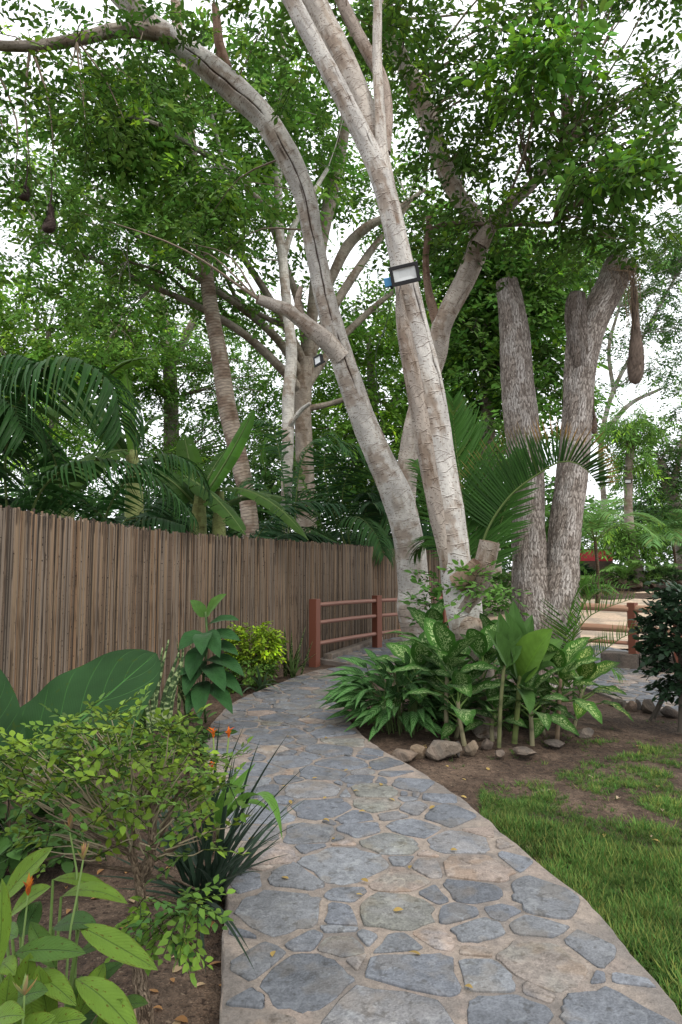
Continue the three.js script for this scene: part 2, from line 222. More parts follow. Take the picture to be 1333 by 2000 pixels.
// height of the bare ground
const FENCE = [[-150, 968], [0, 992], [99, 1008], [198, 1022], [329, 1039], [500, 1052], [665, 1064], [768, 1072], [860, 1077]].map(([px, py]) => { const d = .5 * F / (1116 - py); return D(px, py, d).setY(0); });
const fenceCurve = new THREE.CatmullRomCurve3(FENCE, false, 'centripetal');
function soilY(x, z) {
  const d = -z; let h = -.075 + .05 * fb(x * .9, z * .9, 3, 3) + .02 * fb(x * 5, z * 5, 8, 2);
  if (x < -.3 + .02 * d && d < 9) h -= .045;                       // the planting bed lies lower than the path
  const isl = smooth(2.6, .4, hypot((x - 1.6) / 1.35, (d - 7.8))); h += .07 * isl;
  const far = smooth(3, 5.5, x) * smooth(13, 26, d); h += .5 * far + .58 * smooth(25.6, 27.4, d) * smooth(3, 6, x);
  return h;
}
{ // one sheet to the horizon, fine near the camera
  const ax = (lo, hi, a, b, fineStep) => { const r = []; for (let x = a; x <= b + 1e-6; x += fineStep) r.push(x); let s = fineStep, x = b; while (x < hi) { s *= 1.35; x += s; r.push(min(x, hi)); } s = fineStep; x = a; while (x > lo) { s *= 1.35; x -= s; r.unshift(max(x, lo)); } return r; };
  const X = ax(-260, 260, -4, 7, .09), Z = ax(-420, 60, -14, 2, .09), gb = new GB(), W = X.length;
  for (const z of Z) for (const x of X) gb.v(V(x, inside(x, z, polyLow) && edgeDist(x, z, polyLow) > .03 ? -.12 : soilY(x, z), z), x / 1.3, z / 1.3, (() => { const k = .8, t = .85 + .5 * fb(x * .7, z * .7, 5, 3); return [k * t, k * t * .98, k * t * .95]; })());
  for (let j = 0; j < Z.length - 1; j++) for (let i = 0; i < W - 1; i++) gb.q(j * W + i, (j + 1) * W + i, (j + 1) * W + i + 1, j * W + i + 1);
  structure('soil_ground', gb, M.soil);
}
{ // pale sand beyond the second railing
  const gb = new GB(), nx = 40, nz = 40;
  for (let j = 0; j <= nz; j++) for (let i = 0; i <= nx; i++) { const x = lerp(3.2, 24, i / nx), d = lerp(13.2, 26.2, j / nz) + .25 * n3(x * .8, 1, 4); gb.v(V(x, soilY(x, -d) + .07 + .012 * fb(x * 2, d * 2, 4, 2), -d), x / 2.2, d / 2.2, [2.3, 2.12, 1.86]); }
  for (let j = 0; j < nz; j++) for (let i = 0; i < nx; i++) gb.q(j * (nx + 1) + i, j * (nx + 1) + i + 1, (j + 1) * (nx + 1) + i + 1, (j + 1) * (nx + 1) + i);
  structure('sandy_yard', gb, M.mortar);
}
const path = new THREE.Group(); path.name = 'stone_path'; path.userData.kind = 'structure'; scene.add(path);
{
  const s = new THREE.Shape(); OUT.forEach((p, k) => k ? s.lineTo(p.x, -p.z) : s.moveTo(p.x, -p.z)); s.closePath();
  const g = new THREE.ExtrudeGeometry(s, { depth: .16, bevelEnabled: true, bevelThickness: .012, bevelSize: .008, bevelOffset: -.008, bevelSegments: 2, steps: 1, UVGenerator: { generateTopUV: (g, v, a, b, c) => [a, b, c].map(i => new THREE.Vector2(v[i * 3] / 1.1, v[i * 3 + 1] / 1.1)), generateSideWallUV: (g, v, a, b, c, d) => [a, b, c, d].map(i => new THREE.Vector2((v[i * 3] + v[i * 3 + 1]) / 1.1, v[i * 3 + 2] / 1.1)) } });
  g.rotateX(-PI / 2); g.translate(0, -.172, 0); g.deleteAttribute('color');
  const m = mesh('mortar_bed', g, new THREE.MeshStandardMaterial({ ...TX.mortar, bumpScale: .010, roughness: .95 }), path);
}
{ // flagstones: relaxed uneven cells of the paved area, shrunk to leave the joints
  const R = rng(5), seeds = []; 
  const cand = []; for (let k = 0; k < 30000; k++) cand.push([R.r(-3, 9.5), R.r(-15.5, -1.2), k < 2600 ? R.r(.15, .26) : k < 11000 ? R.r(.10, .15) : R.r(.06, .09)]);
  for (const [x, z, q] of cand) { const r = q; if (!inside(x, z) ) continue; if (x > .9 - z * .62 && -z < 9) continue; const ed = edgeDist(x, z); if (ed < .05) continue; let ok = true; for (const s of seeds) if (hypot((s[0] - x), (s[1] - z) * 1.15) < (s[2] + r) * .66) { ok = false; break; } if (ok) seeds.push([x, z, r]); if (seeds.length > 1600) break; }
  // power cells clipped by neighbours
  const stones = [];
  for (const s of seeds) {
    let P = [[-.5, -.5], [.5, -.5], [.5, .5], [-.5, .5]].map(([a, b]) => [s[0] + a, s[1] + b]);
    for (const o of seeds) {
      if (o === s) continue; const dx = o[0] - s[0], dz = o[1] - s[1], d2 = dx * dx + dz * dz; if (d2 > 1.2) continue; const d = sqrt(d2), cut = (d2 + s[2] * s[2] - o[2] * o[2]) / (2 * d) - R.r(.005, .021);
      const Q = []; for (let i = 0; i < P.length; i++) { const a = P[i], b = P[(i + 1) % P.length], fa = ((a[0] - s[0]) * dx + (a[1] - s[1]) * dz) / d - cut, fb_ = ((b[0] - s[0]) * dx + (b[1] - s[1]) * dz) / d - cut; if (fa <= 0) Q.push(a); if ((fa < 0) !== (fb_ < 0)) { const t = fa / (fa - fb_); Q.push([lerp(a[0], b[0], t), lerp(a[1], b[1], t)]); } } P = Q; if (P.length < 3) break;
    }
    if (P.length < 3) continue;
    // keep inside the slab, then round the corners and roughen
    P = P.map(p => { let a = 0, b = 1; const f = t => [lerp(s[0], p[0], t), lerp(s[1], p[1], t)]; const okp = q => inside(...q) && edgeDist(...q) > .025; if (okp(p)) return p; for (let k = 0; k < 12; k++) { const m = (a + b) / 2; okp(f(m)) ? a = m : b = m; } return f(a); });
    let area = 0; for (let i = 0; i < P.length; i++) { const [a, b] = P[i], [c, e] = P[(i + 1) % P.length]; area += a * e - c * b; } area = abs(area) / 2; if (area < .0022) continue;
    let Q = []; const sub = 3; for (let i = 0; i < P.length; i++) { const a = P[i], b = P[(i + 1) % P.length]; const L = hypot(a[0] - b[0], a[1] - b[1]); if (L < .025) { Q.push([(a[0] + b[0]) / 2, (a[1] + b[1]) / 2]); continue; } for (const t of [.12, .5, .88]) Q.push([lerp(a[0], b[0], t), lerp(a[1], b[1], t)]); }
    Q = Q.map(([x, z]) => { const k = 1 + .30 * fb(x * 6, z * 6, 2, 2) + .16 * n3(x * 24, z * 24, 6); return [lerp(s[0], x, min(k, 1.04)), lerp(s[1], z, min(k, 1.04))]; });
    stones.push({ Q, c: s, area, d: -s[1] });
  }
  stones.sort((a, b) => b.area / b.d ** 3 - a.area / a.d ** 3);
  const tones = [[.24, .255, .285], [.225, .24, .27], [.27, .283, .305], [.215, .23, .262], [.255, .265, .285], [.40, .325, .28], [.36, .31, .275], [.285, .285, .26], [.30, .30, .27], [.52, .475, .42], [.275, .27, .275]];
  const wgt = [5, 5, 4, 4, 4, 2.6, 2.2, 1.6, 1.2, .35, 2.4]; const tot = wgt.reduce((a, b) => a + b);
  const rest = new GB(); let count = 0;
  for (const st of stones) {
    let k = 0, q = R() * tot; while ((q -= wgt[k]) > 0) k++; if (k === 9 && st.area > .05) k = 3; const tv = R.r(.82, 1.1) * .92, tone = tones[k].map(x => x * tv), t2 = tones[R.i(11)];
    const many = count >= 298; const gb = many ? rest : new GB(), H = R.r(.004, .011), ou = R(), ov = R(), rot = R.r(0, 6.3), n = st.Q.length, tx = R.r(-.012, .012), tz = R.r(-.012, .012);
    const [cx, cz] = st.c; const vert = (x, z, y) => { const a = x - cx, b = z - cz; const m = smooth(.1, .4, fb(x * 7, z * 7, 30 + ou, 3) + (k > 4 ? .2 : 0)) * .55; const w = 1 + .25 * fb(x * 4, z * 4, ov * 9, 2); return gb.v(V(x, y + (y > 0 ? a * tx + b * tz : 0), z), (a * cos(rot) - b * sin(rot)) / .9 + ou, (a * sin(rot) + b * cos(rot)) / .9 + ov, tone.map((c, i) => lerp(c, t2[i], k > 4 || ou > .8 ? m : m * .12) * w * .96)); };
    const rings = [[1.0, -.02], [1.0, H * .45], [.965, H], [.62, H + R.r(-.002, .003)], [.3, H + R.r(-.003, .004)]];
    const base = []; for (const [f, y] of rings) { const r0 = []; for (const [x, z] of st.Q) r0.push(vert(cx + (x - cx) * f, cz + (z - cz) * f, y + (y > .002 ? .004 * fb(x * 9 * f, z * 9, 3, 2) : 0))); base.push(r0); }
    const ctr = vert(cx, cz, H); const A = st.Q; let ar = 0; for (let i = 0; i < n; i++) { const [a, b] = A[i], [c, e] = A[(i + 1) % n]; ar += a * e - c * b; }
    const flip = ar > 0;
    for (let r = 0; r < rings.length; r++) for (let i = 0; i < n; i++) { const j = (i + 1) % n; if (r < rings.length - 1) { const a = base[r][i], b = base[r][j], c = base[r + 1][j], d = base[r + 1][i]; flip ? gb.q(b, a, d, c) : gb.q(a, b, c, d); } else flip ? gb.t(base[r][j], base[r][i], ctr) : gb.t(base[r][i], base[r][j], ctr); }
    if (!many) mesh('stone', gb.geo(), M.stone, path); count++;
  }
  if (rest.p.length) { const m = mesh('far_stones', rest.geo(), M.stone, path); m.userData.kind = 'stuff'; }
  console.log('stones', count);
}
{ // low stone kerb beside the railing on the right and the step under the fence
  const kerb = (name, a, b, h, w, col, label) => { const t = thing(name, label, 'kerb', a.clone()); const L = a.distanceTo(b), n = max(1, Math.round(L / .55)), X = b.clone().sub(a).normalize(), Z = V(-X.z, 0, X.x); for (let k = 0; k < n; k++) { const g = box(L / n - .012, h, w, .018); const p = g.attributes.position; g.setAttribute('color', new THREE.Float32BufferAttribute(Array.from({ length: p.count }, (_, i) => [col[0], col[1], col[2]].map(c => c * (.8 + .4 * hash(k, 3, 8)))).flat(), 3)); g.applyMatrix4(frameMat(X, V(0, 1, 0), Z, a.clone().addScaledVector(X, (k + .5) * L / n).setY(a.y + h / 2 - .02))); place('kerb_stone', g, M.mortar, t); } };
  kerb('kerb', G(1178, 1300), G(1420, 1318), .24, .34, [.62, .62, .62], 'low grey stone kerb block at the foot of the wooden railing post');
  kerb('kerb', G(640, 1288).setY(-.05), G(742, 1252).setY(-.05), .16, .16, [.9, .88, .84], 'low mortar kerb running along the fence behind the red railing');
}
// ---------------------------------------------------------------- the curved fence of upright split sticks
{
  const R = rng(77), FH = 1.95, t = thing('stick_fence', 'tall curved fence of weathered upright split sticks beside the path', 'fence', FENCE[4].clone());
  const tones = [[1.1, 1.06, 1.0], [.95, .96, .97], [1.3, 1.14, .98], [.52, .47, .43], [1.12, .9, .7], [.26, .245, .235], [.92, .93, .95], [1.05, .95, .8]].map(c => c.map((x, i) => x * [.63, .625, .62][i]));
  const variants = []; for (let v = 0; v < 24; v++) { // unit-wide sticks, front ridge, slight bends; geometry is shared
    const gb = new GB(), tone = tones[v % 8], w = [.008, .012, .016, .022, .010, .019][v % 6], h = FH + R.r(-.02, .03), bend = R.r(-.006, .006), ou = R(), n = 5; const top = R.r(-.012, .012);
    const prof = [[-.5, -.35], [-.5, .05], [-.28, .42], [.2, .46], [.5, .1], [.5, -.35]]; const rows = [];
    for (let j = 0; j <= n; j++) { const q = j / n, dx = bend * sin(q * PI), wj = w * (1 + .08 * sin(q * 5 + v)); rows.push(prof.map(([a, b], i) => gb.v(V(a * wj + dx, -.12 + q * (h + .12) + (j === n ? a * top : 0), b * .022), ou + (a + .5) * w * 3.2, q * 1.02 + ou, tone))); }
    for (let j = 0; j < n; j++) for (let i = 0; i < 5; i++) gb.q(rows[j][i], rows[j][i + 1], rows[j + 1][i + 1], rows[j + 1][i]); const r = rows[n]; for (let i = 1; i < 5; i++) gb.t(r[0], r[i], r[i + 1]);
    variants.push({ g: gb.geo(), w });
  }
  for (const v of variants) { const p = v.g.index.array; for (let i = 0; i < p.length; i += 3) { const a = p[i]; p[i] = p[i + 1]; p[i + 1] = a; } v.g.computeVertexNormals(); }
  const L = fenceCurve.getLength(); let s = 0, k = 0; const o = t.position, T = V(0, 0, 0), rest = []; const start = fenceCurve.getLength() * 0;
  while (s < L) {
    const v = variants[R.i(24)]; const u = clamp((s + v.w / 2) / L), p = fenceCurve.getPointAt(u); fenceCurve.getTangentAt(u, T); const X = T.clone(), Z = V(-T.z, 0, T.x); if (Z.x + Z.z < 0) Z.negate();
    if (Z.dot(V(0, 0, 0).sub(p)) < 0) Z.negate(); X.crossVectors(V(0, 1, 0), Z);
    const lean = R.r(-.006, .006); const up = V(0, 1, 0).addScaledVector(X, lean).normalize(); const m = frameMat(X, up, Z, p.clone().sub(o).addScaledVector(Z, R.r(-.006, .008)).setY(R.r(-.012, .012)));
    if (k < 299) { const e = mesh('stick', v.g, M.wood, t); e.applyMatrix4(m); } else rest.push(v.g.clone().applyMatrix4(m)); k++; s += v.w * R.r(.98, 1.16);
  }
  if (rest.length) { const e = mesh('far_sticks', mergeGeometries(rest), M.wood, t); e.userData.kind = 'stuff'; }
  console.log('sticks', k, 'fence length', L);
  const gb = new GB(), N = 90; let pr = null; // dark sheet added as shade in the gaps; two horizontal rails behind the sticks
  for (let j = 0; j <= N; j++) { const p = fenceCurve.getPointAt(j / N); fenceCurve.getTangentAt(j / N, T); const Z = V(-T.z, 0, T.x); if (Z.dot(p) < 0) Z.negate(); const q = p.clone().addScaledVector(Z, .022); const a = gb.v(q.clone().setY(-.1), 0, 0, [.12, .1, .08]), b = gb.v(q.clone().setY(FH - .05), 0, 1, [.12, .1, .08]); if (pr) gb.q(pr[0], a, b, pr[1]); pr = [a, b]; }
  place('gap_shade_sheet', gb, M.flat, t);
  for (const y of [.35, 1.05, 1.7]) { const pts = []; for (let j = 0; j <= 30; j++) { const p = fenceCurve.getPointAt(j / 30); fenceCurve.getTangentAt(j / 30, T); const Z = V(-T.z, 0, T.x); if (Z.dot(p) < 0) Z.negate(); pts.push(p.clone().addScaledVector(Z, .055).setY(y)); } place('rail', tube(new GB(), pts, pts.map(() => .028), { seg: 8, step: .3, color: [.3, .22, .16] }), M.wood, t); }
}
// ---------------------------------------------------------------- red-brown railings
const RED = [.155, .056, .035], REDL = [.23, .115, .085];
function paintBox(g, c) { const n = g.attributes.position.count; g.setAttribute('color', new THREE.Float32BufferAttribute(new Float32Array(n * 3).map((_, i) => c[i % 3]), 3)); return g; }
function railing(name, label, posts, rails, o = {}) {
  const t = thing(name, label, 'railing', posts[0].p.clone());
  posts.forEach((q, k) => { const n = posts[k + 1] || posts[k - 1]; const X = n.p.clone().sub(q.p).setY(0).normalize(); const g = paintBox(box(q.w || .13, q.h + .1, q.w || .13, .007), q.c || RED); g.applyMatrix4(frameMat(X, V(0, 1, 0), V(-X.z, 0, X.x), q.p.clone().setY(q.p.y + q.h / 2 - .05))); place('post', g, M.paint, t); });
  for (let k = 0; k < posts.length - 1; k++) for (const [h, r, c, flat] of rails) { const a = posts[k].p.clone(), b = posts[k + 1].p.clone(); a.y += h * posts[k].h; b.y += h * posts[k + 1].h; const m = a.clone().lerp(b, .5); m.y += .006; const X = b.clone().sub(a).normalize(); const w = (posts[k].w || .13) / 2 - .015; a.addScaledVector(X, w); b.addScaledVector(X, -w); place('rail', tube(new GB(), [a, m, b], [r, r * 1.03, r * .97], { seg: 14, step: .25, cap: 3, color: c, dome: .01 }), M.paint, t); }
  return t;
}
railing('railing', 'red-brown painted railing with three round rails in front of the stick fence', [{ p: G(615, 1291), h: 1.0, w: .14 }, { p: G(737, 1265), h: .99, w: .14 }, { p: G(868, 1249), h: .98, w: .14 }], [[.9, .036, REDL], [.61, .034, REDL], [.27, .036, REDL]]);
{ const b = G(1240, 1306), a = G(1100, 1296), c = G(1330, 1316); railing('railing', 'wooden railing with thick tan rails and a red-brown post by the sandy yard', [{ p: a, h: 1.0, w: .13 }, { p: b, h: .98, w: .12 }, { p: c, h: .98, w: .12 }], [[.905, .055, [.34, .2, .13]], [.59, .055, [.34, .2, .13]], [.38, .03, [.3, .15, .1]]]); }
// ---------------------------------------------------------------- trees
const BARK = {
  pale: { mat: M.pale, seg: 44, step: .05, lump: .05, us: 2, vs: 1 / 1.2, tint: [.80, .795, .79] },
  palebrown: { mat: M.pale, seg: 40, step: .05, lump: .05, us: 2, vs: 1 / 1.2, tint: [.62, .55, .5] },
  thin: { mat: M.pale, seg: 14, step: .12, lump: .04, us: 1, vs: 1 / 1.2, tint: [.85, .85, .83] },
  dark: { mat: M.pale, seg: 12, step: .1, lump: .06, us: 1, vs: 1 / 1.2, tint: [.32, .26, .22] },
  grey: { mat: M.grey, seg: 84, step: .03, lump: .07, us: 3, vs: 1 / .8, tint: [1.2, 1.21, 1.22], fiss: .012 },
  coco: { mat: M.coco, seg: 24, step: .08, lump: .02, us: 1, vs: 1 / 1.1, tint: [1.25, 1.28, 1.3] },
};
let limbNo = 0;
// pts: [px, py, width in pixels, (depth)] ; depth runs from d0 to d1
function limb(parent, name, pts, d0, d1, bark = 'pale', o = {}) {
  const B = BARK[bark], id = ++limbNo * 3.7, N = pts.length;
  const P = pts.map((q, k) => D(q[0], q[1], q[3] ?? lerp(d0, d1, k / (N - 1)))), R = pts.map((q, k) => q[2] / 2 * (q[3] ?? lerp(d0, d1, k / (N - 1))) / F);
  const cr = o.crack || []; const main = cr[0];
  const offA = (c, t, s) => Math.asin(clamp(lerp(c.o0, c.o1, clamp((t - c.t0) / (c.t1 - c.t0))) + .16 * n3(s * 1.7, id, 1) + .10 * n3(s * 6, id, 2), -.95, .95));
  const angles = main ? t => { const r = .2, a0 = offA(main, t, t * 9), out = []; const hw = main.hw / r; const S = B.seg; for (const e of [-2.6, -1.2, -.6, 0, .6, 1.2, 2.6]) out.push(a0 + e * hw); const lo = 2.6 * hw, span = 2 * PI - 2 * lo; for (let k = 1; k <= S; k++) out.push(a0 + lo + span * k / S); return out; } : undefined;
  const crackAt = (t, s, a, r) => { let m = 0, best = null; for (const c of cr) { if (t < c.t0 || t > c.t1) continue; let da = a - offA(c, t, main ? t * 9 : s); da = Math.atan2(sin(da), cos(da)); const e = smooth(c.t0, c.t0 + .04, t) * smooth(c.t1, c.t1 - .04, t), hw = c.hw * (.55 + .9 * clamp(.5 + n3(s * 5, id, 7))); const k = smooth(hw * 1.25, hw * .35, abs(da) * .2) * e * smooth(-.32, -.12, n3(s * 1.9, id, 17) + .25 * n3(s * 7, id, 27)); if (k > m) { m = k; best = c; } } return [m, best]; };
  const flare = o.flare || 0;
  const disp = (s, a, t, r) => {
    let h = r * B.lump * 2 * fb(cos(a) * 1.3 + id, sin(a) * 1.3, s * 1.7 + id, 3);
    if (B.fiss) { const w = fb(cos(a) * 3 + id, sin(a) * 3, s * 2, 2); const q = abs(fb(a * 5.5 / 1 * .8 + w * 1.2 + 40, s * 1.15, id, 3)) ; h -= B.fiss * smooth(.12, .0, q) * smooth(PI * 2.02, PI * 1.9, a + .0) ; h += .006 * n3(a * 7, s * 9, id); }
    else h += .0035 * smooth(.2, .5, n3(id, s * 11, a * .35)) + .002 * n3(a * 5, s * 16, id);
    if (flare) h += r * flare * smooth(.3, 0, t) * (.6 + .6 * pow(abs(sin(a * 2.5 + id)), 2));
    for (const b of o.bumps || []) { let da = a - b.a; da = Math.atan2(sin(da), cos(da)); h += b.h * Math.exp(-(da * da) / (b.w * b.w) - ((t - b.t) ** 2) / (b.l * b.l)); }
    const [m, c] = crackAt(t, s, a, r); if (m) h -= m * c.depth; return h;
  };
  const tint = o.tint || B.tint;
  const col = (s, a, t) => { const k = 1 + .22 * fb(cos(a) * 1.1 + id, sin(a) * 1.1 + 9, s * .9, 3); const c = [tint[0] * k, tint[1] * k, tint[2] * k]; const pt = smooth(.12, .32, fb(cos(a) * 1.4 + id * 2, sin(a) * 1.4, s * 1.3 + 5, 3)); if (!B.fiss && bark !== 'thin') { c[0] *= 1 - .26 * pt; c[1] *= 1 - .31 * pt; c[2] *= 1 - .36 * pt; } const [m, cc] = crackAt(t, s, a, 1); if (m) for (let i = 0; i < 3; i++) c[i] = lerp(c[i], (cc.col || [.12, .075, .05])[i], m); return c; };
  const gb = tube(new GB(), P, R, { seg: B.seg, step: B.step, disp, col, angles, us: B.us, vs: B.vs, v0: id, cap: 2, capcol: o.cut, dome: o.dome ?? .1 });
  const m = place(name, gb, B.mat, parent); if (o.label) m.userData.label = o.label;
  (parent.userData_pts ||= []).push(...P.map((p, k) => ({ p, r: R[k] }))); return m;
}
// leafy sprigs -------------------------------------------------------------
function sprig(seed, n, len, ll, lw, o = {}) {
  const R = rng(seed), gb = new GB(), stem = [];
  const bend = o.bend ?? -.35; for (let k = 0; k <= 4; k++) { const t = k / 4; stem.push(V(R.r(-.02, .02) * len, len * (bend * t * t), len * t)); }
  const c = new THREE.CatmullRomCurve3(stem); const sc = o.stem || [.09, .07, .04];
  tube(gb, stem, [.004, .0035, .003, .0025, .002].map(x => x * (o.sw || 1)), { seg: 3, step: len / 4, color: sc, free: true, cap: 0 });
  for (let k = 0; k < n; k++) {
    const t = clamp((k + .6) / n), p = c.getPoint(t), side = k % 2 ? 1 : -1, last = k === n - 1; const az = last ? 0 : side * R.r(.6, 1.25), L = ll * R.r(.7, 1.12) * (o.taper ? lerp(1, .7, t) : 1);
    const dir = V(sin(az), R.r(-.55, .25) + (o.droop || 0), cos(az)).normalize(); const up = V(R.r(-.6, .6), 1, R.r(-.5, .5)).normalize(); const sh = R.r(.75, 1.3), y = R() < .08 ? 1.25 : 1;
    const b = p.clone().addScaledVector(dir, L * .12);
    leaf(gb, b, b.clone().addScaledVector(dir, L), lw * L / ll, { up, arch: R.r(.02, .14), prof: o.prof || PROF.ovate, nl: o.nl || 3, nw: 1, cup: R.r(.05, .22), col: [sh * y, sh, sh] });
  }
  return gb.geo();
}
const SPR = {
  near: [1, 2, 3].map(s => sprig(s, 9, .34, .115, .052)), nearbig: [4, 5].map(s => sprig(s, 8, .32, .15, .075, { bend: -.5 })),
  far: [6, 7, 8].map(s => sprig(s, 13, .6, .2, .095, { nl: 2, sw: 1.4 })), fine: [9, 10].map(s => sprig(s, 17, .65, .15, .07, { nl: 2, sw: 1.3 })), longl: [11, 12].map(s => sprig(s, 9, .45, .3, .06, { bend: -.7, droop: -.4, prof: PROF.lance })),
};
function instanced(name, geo, mat, items, parent, extra = STUFF) {
  const m = new THREE.InstancedMesh(geo, mat, items.length); m.name = name; Object.assign(m.userData, extra); const o = originOf(parent), M4 = new THREE.Matrix4(), c = new THREE.Color();
  items.forEach((it, k) => { M4.compose(it.p.clone().sub(o), it.q, V(it.s, it.s, it.s)); m.setMatrixAt(k, M4); c.setRGB(...it.c); m.setColorAt(k, c); }); parent.add(m); m.castShadow = m.receiveShadow = true; return m;
}
const Q = new THREE.Quaternion(), Eul = new THREE.Euler();
// blobs: [px, py, d, rx px, ry px, depth m, sprigs, (shade 1)]
function crown(tree, blobs, kind, base, o = {}) {
  const R = rng(o.seed || limbNo * 13 + 5), sets = SPR[kind].map(() => []), twigs = new GB(); const anchors = tree.userData_pts || [];
  for (const [px, py, d, rx, ry, dz, n, sh = 1] of blobs) {
    const C = D(px, py, d), ax = rx * d / F, ay = ry * d / F; const per = o.per || 16, nc = max(1, Math.round(n / per));
    for (let k = 0; k < nc; k++) {
      let x, y, z; do { x = R.r(-1, 1); y = R.r(-1, 1); z = R.r(-1, 1); } while (x * x + y * y + z * z > 1);
      const c = V(C.x + x * ax, C.y + y * ay, C.z + z * dz); if (c.y < .4) c.y = .4 + R() * .5;
      const sp = (o.spread || .34) * R.r(.7, 1.4); const tone = (o.flush ? sh : 1) * R.r(.72, 1.22);
      if (anchors.length && o.twigs !== false) { // a branch from the nearest wood to the clump
        let best = null, bd = 1e9; for (const a of anchors) { const q = a.p.distanceToSquared(c) * (a.p.y > c.y + .5 ? 1.6 : 1) + R() * .6; if (q < bd) { bd = q; best = a; } }
        const L = sqrt(bd); if (L < (o.reach || 6)) { const mid = best.p.clone().lerp(c, .5).add(V(R.r(-.12, .12), R.r(-.05, .2), R.r(-.12, .12)).multiplyScalar(L * .7)); const r0 = min(best.r * .6, .006 + .007 * L); tube(twigs, [best.p, mid, c], [r0, r0 * .6, .005], { seg: 5, step: .3, color: o.twig || [.22, .17, .13], free: true, cap: 0 }); }
      }
      const m = Math.round(per * R.r(.6, 1.4));
      for (let i = 0; i < m; i++) {
        const dir = V(R.g(), R.g() * .75, R.g()), p = c.clone().addScaledVector(dir, sp * 1.35); const az = Math.atan2(dir.x, dir.z) + R.r(-.7, .7);
        Eul.set(R.r(-.2, .75), az, R.r(-.8, .8), 'YXZ'); const q = new THREE.Quaternion().setFromEuler(Eul); const v = tone * R.r(.7, 1.3), w = R() < (o.bright || .06) ? R.r(1.5, 2.3) : 1;
        sets[R.i(sets.length)].push({ p, q, s: R.r(.75, 1.2) * (o.scale || 1), c: [base[0] * v * (w > 1 ? w * 1.15 : R.r(.85, 1.15)), base[1] * v * w, base[2] * v] });
      }
    }
  }
  sets.forEach((s, k) => { if (s.length) instanced('foliage', SPR[kind][k], o.mat || (kind === 'far' || kind === 'fine' ? M.far : M.leaf), s, tree); });
  if (twigs.p.length) place('twigs', twigs, M.twig, tree, STUFF);
}
const CUT = [.42, .33, .25];
// --- leaning pale tree by the railing
const treeA = thing('leaning_tree', 'pale smooth-barked tree leaning towards the stick fence, forked low above the railing', 'tree', G(818, 1308));
limb(treeA, 'trunk', [[820, 1325, 64.8], [818, 1280, 57.6], [813, 1200, 54.0], [806, 1120, 55.8], [797, 1050, 55.8], [778, 975, 59.4], [742, 895, 52.2], [706, 810, 49.5], [682, 740, 47.7], [663, 680, 45.9], [640, 600, 42.3], [622, 520, 40.5], [609, 450, 41.4], [595, 380, 45.0], [562, 305, 50.4], [515, 230, 50.4], [462, 178, 54.0], [402, 126, 52.2], [340, 80, 46.8], [280, 36, 41.4], [225, -14, 34.2], [170, -80, 27.0], [100, -200, 19.8]], 10.6, 8.6, 'pale', { flare: .15, crack: [{ t0: .34, t1: .84, o0: .25, o1: -.5, hw: .011, depth: .028, col: [.11, .055, .035] }, { t0: .55, t1: .66, o0: -.15, o1: -.55, hw: .008, depth: .02 }], bumps: [{ t: .09, a: -1.1, h: .07, w: .5, l: .018 }, { t: .07, a: -.9, h: .05, w: .4, l: .02 }] });
limb(treeA, 'branch', [[330, 72, 34], [280, 60, 32], [225, 60, 28], [150, 78, 24], [60, 90, 21], [-30, 86, 19], [-160, 60, 14]], 8.8, 8.0, 'palebrown', { tint: [.42, .38, .34] });
limb(treeA, 'branch', [[455, 175, 34], [440, 130, 27], [428, 80, 20], [424, 40, 18], [420, 8, 14]], 9.2, 9.0, 'dark', { tint: [.30, .2, .15], cut: [.25, .15, .09], label: 'dark broken branch stub with torn brown wood' });
limb(treeA, 'branch', [[668, 700, 40], [640, 668, 38], [606, 640, 33], [566, 608, 27], [530, 594, 24], [503, 584, 20]], 9.75, 9.3, 'pale', { cut: [.3, .22, .16], tint: [.75, .7, .66] });
limb(treeA, 'branch', [[588, 622, 20], [582, 590, 15], [588, 560, 10]], 9.5, 9.45, 'dark', { tint: [.5, .43, .38] });
limb(treeA, 'branch', [[786, 985, 50], [794, 930, 42], [801, 880, 40], [812, 820, 40], [834, 745, 42], [853, 690, 42], [862, 640, 40], [884, 592, 40], [914, 535, 42], [936, 475, 44], [930, 430, 38], [895, 385, 36], [868, 325, 36], [838, 235, 38], [810, 165, 40], [782, 110, 34], [752, 40, 28], [720, -60, 24]], 10.3, 9.2, 'pale', { tint: [.78, .72, .67], crack: [{ t0: .3, t1: .42, o0: .5, o1: .6, hw: .006, depth: .015 }] });
limb(treeA, 'branch', [[938, 478, 36], [955, 448, 30], [985, 410, 26], [1040, 360, 22], [1100, 290, 18]], 9.35, 9.0, 'palebrown', {});
limb(treeA, 'branch', [[860, 650, 24], [848, 610, 20], [836, 560, 15], [832, 500, 13], [838, 450, 13], [838, 422, 11]], 9.95, 9.6, 'dark', { tint: [.42, .3, .24], cut: [.2, .12, .08] });
limb(treeA, 'branch', [[838, 455, 10], [860, 440, 10], [900, 436, 9], [990, 440, 8], [1080, 434, 6]], 9.6, 9.0, 'dark', {});
limb(treeA, 'branch', [[300, 48, 30], [262, 0, 26], [230, -60, 22]], 8.75, 8.5, 'pale', { tint: [.7, .66, .62] });
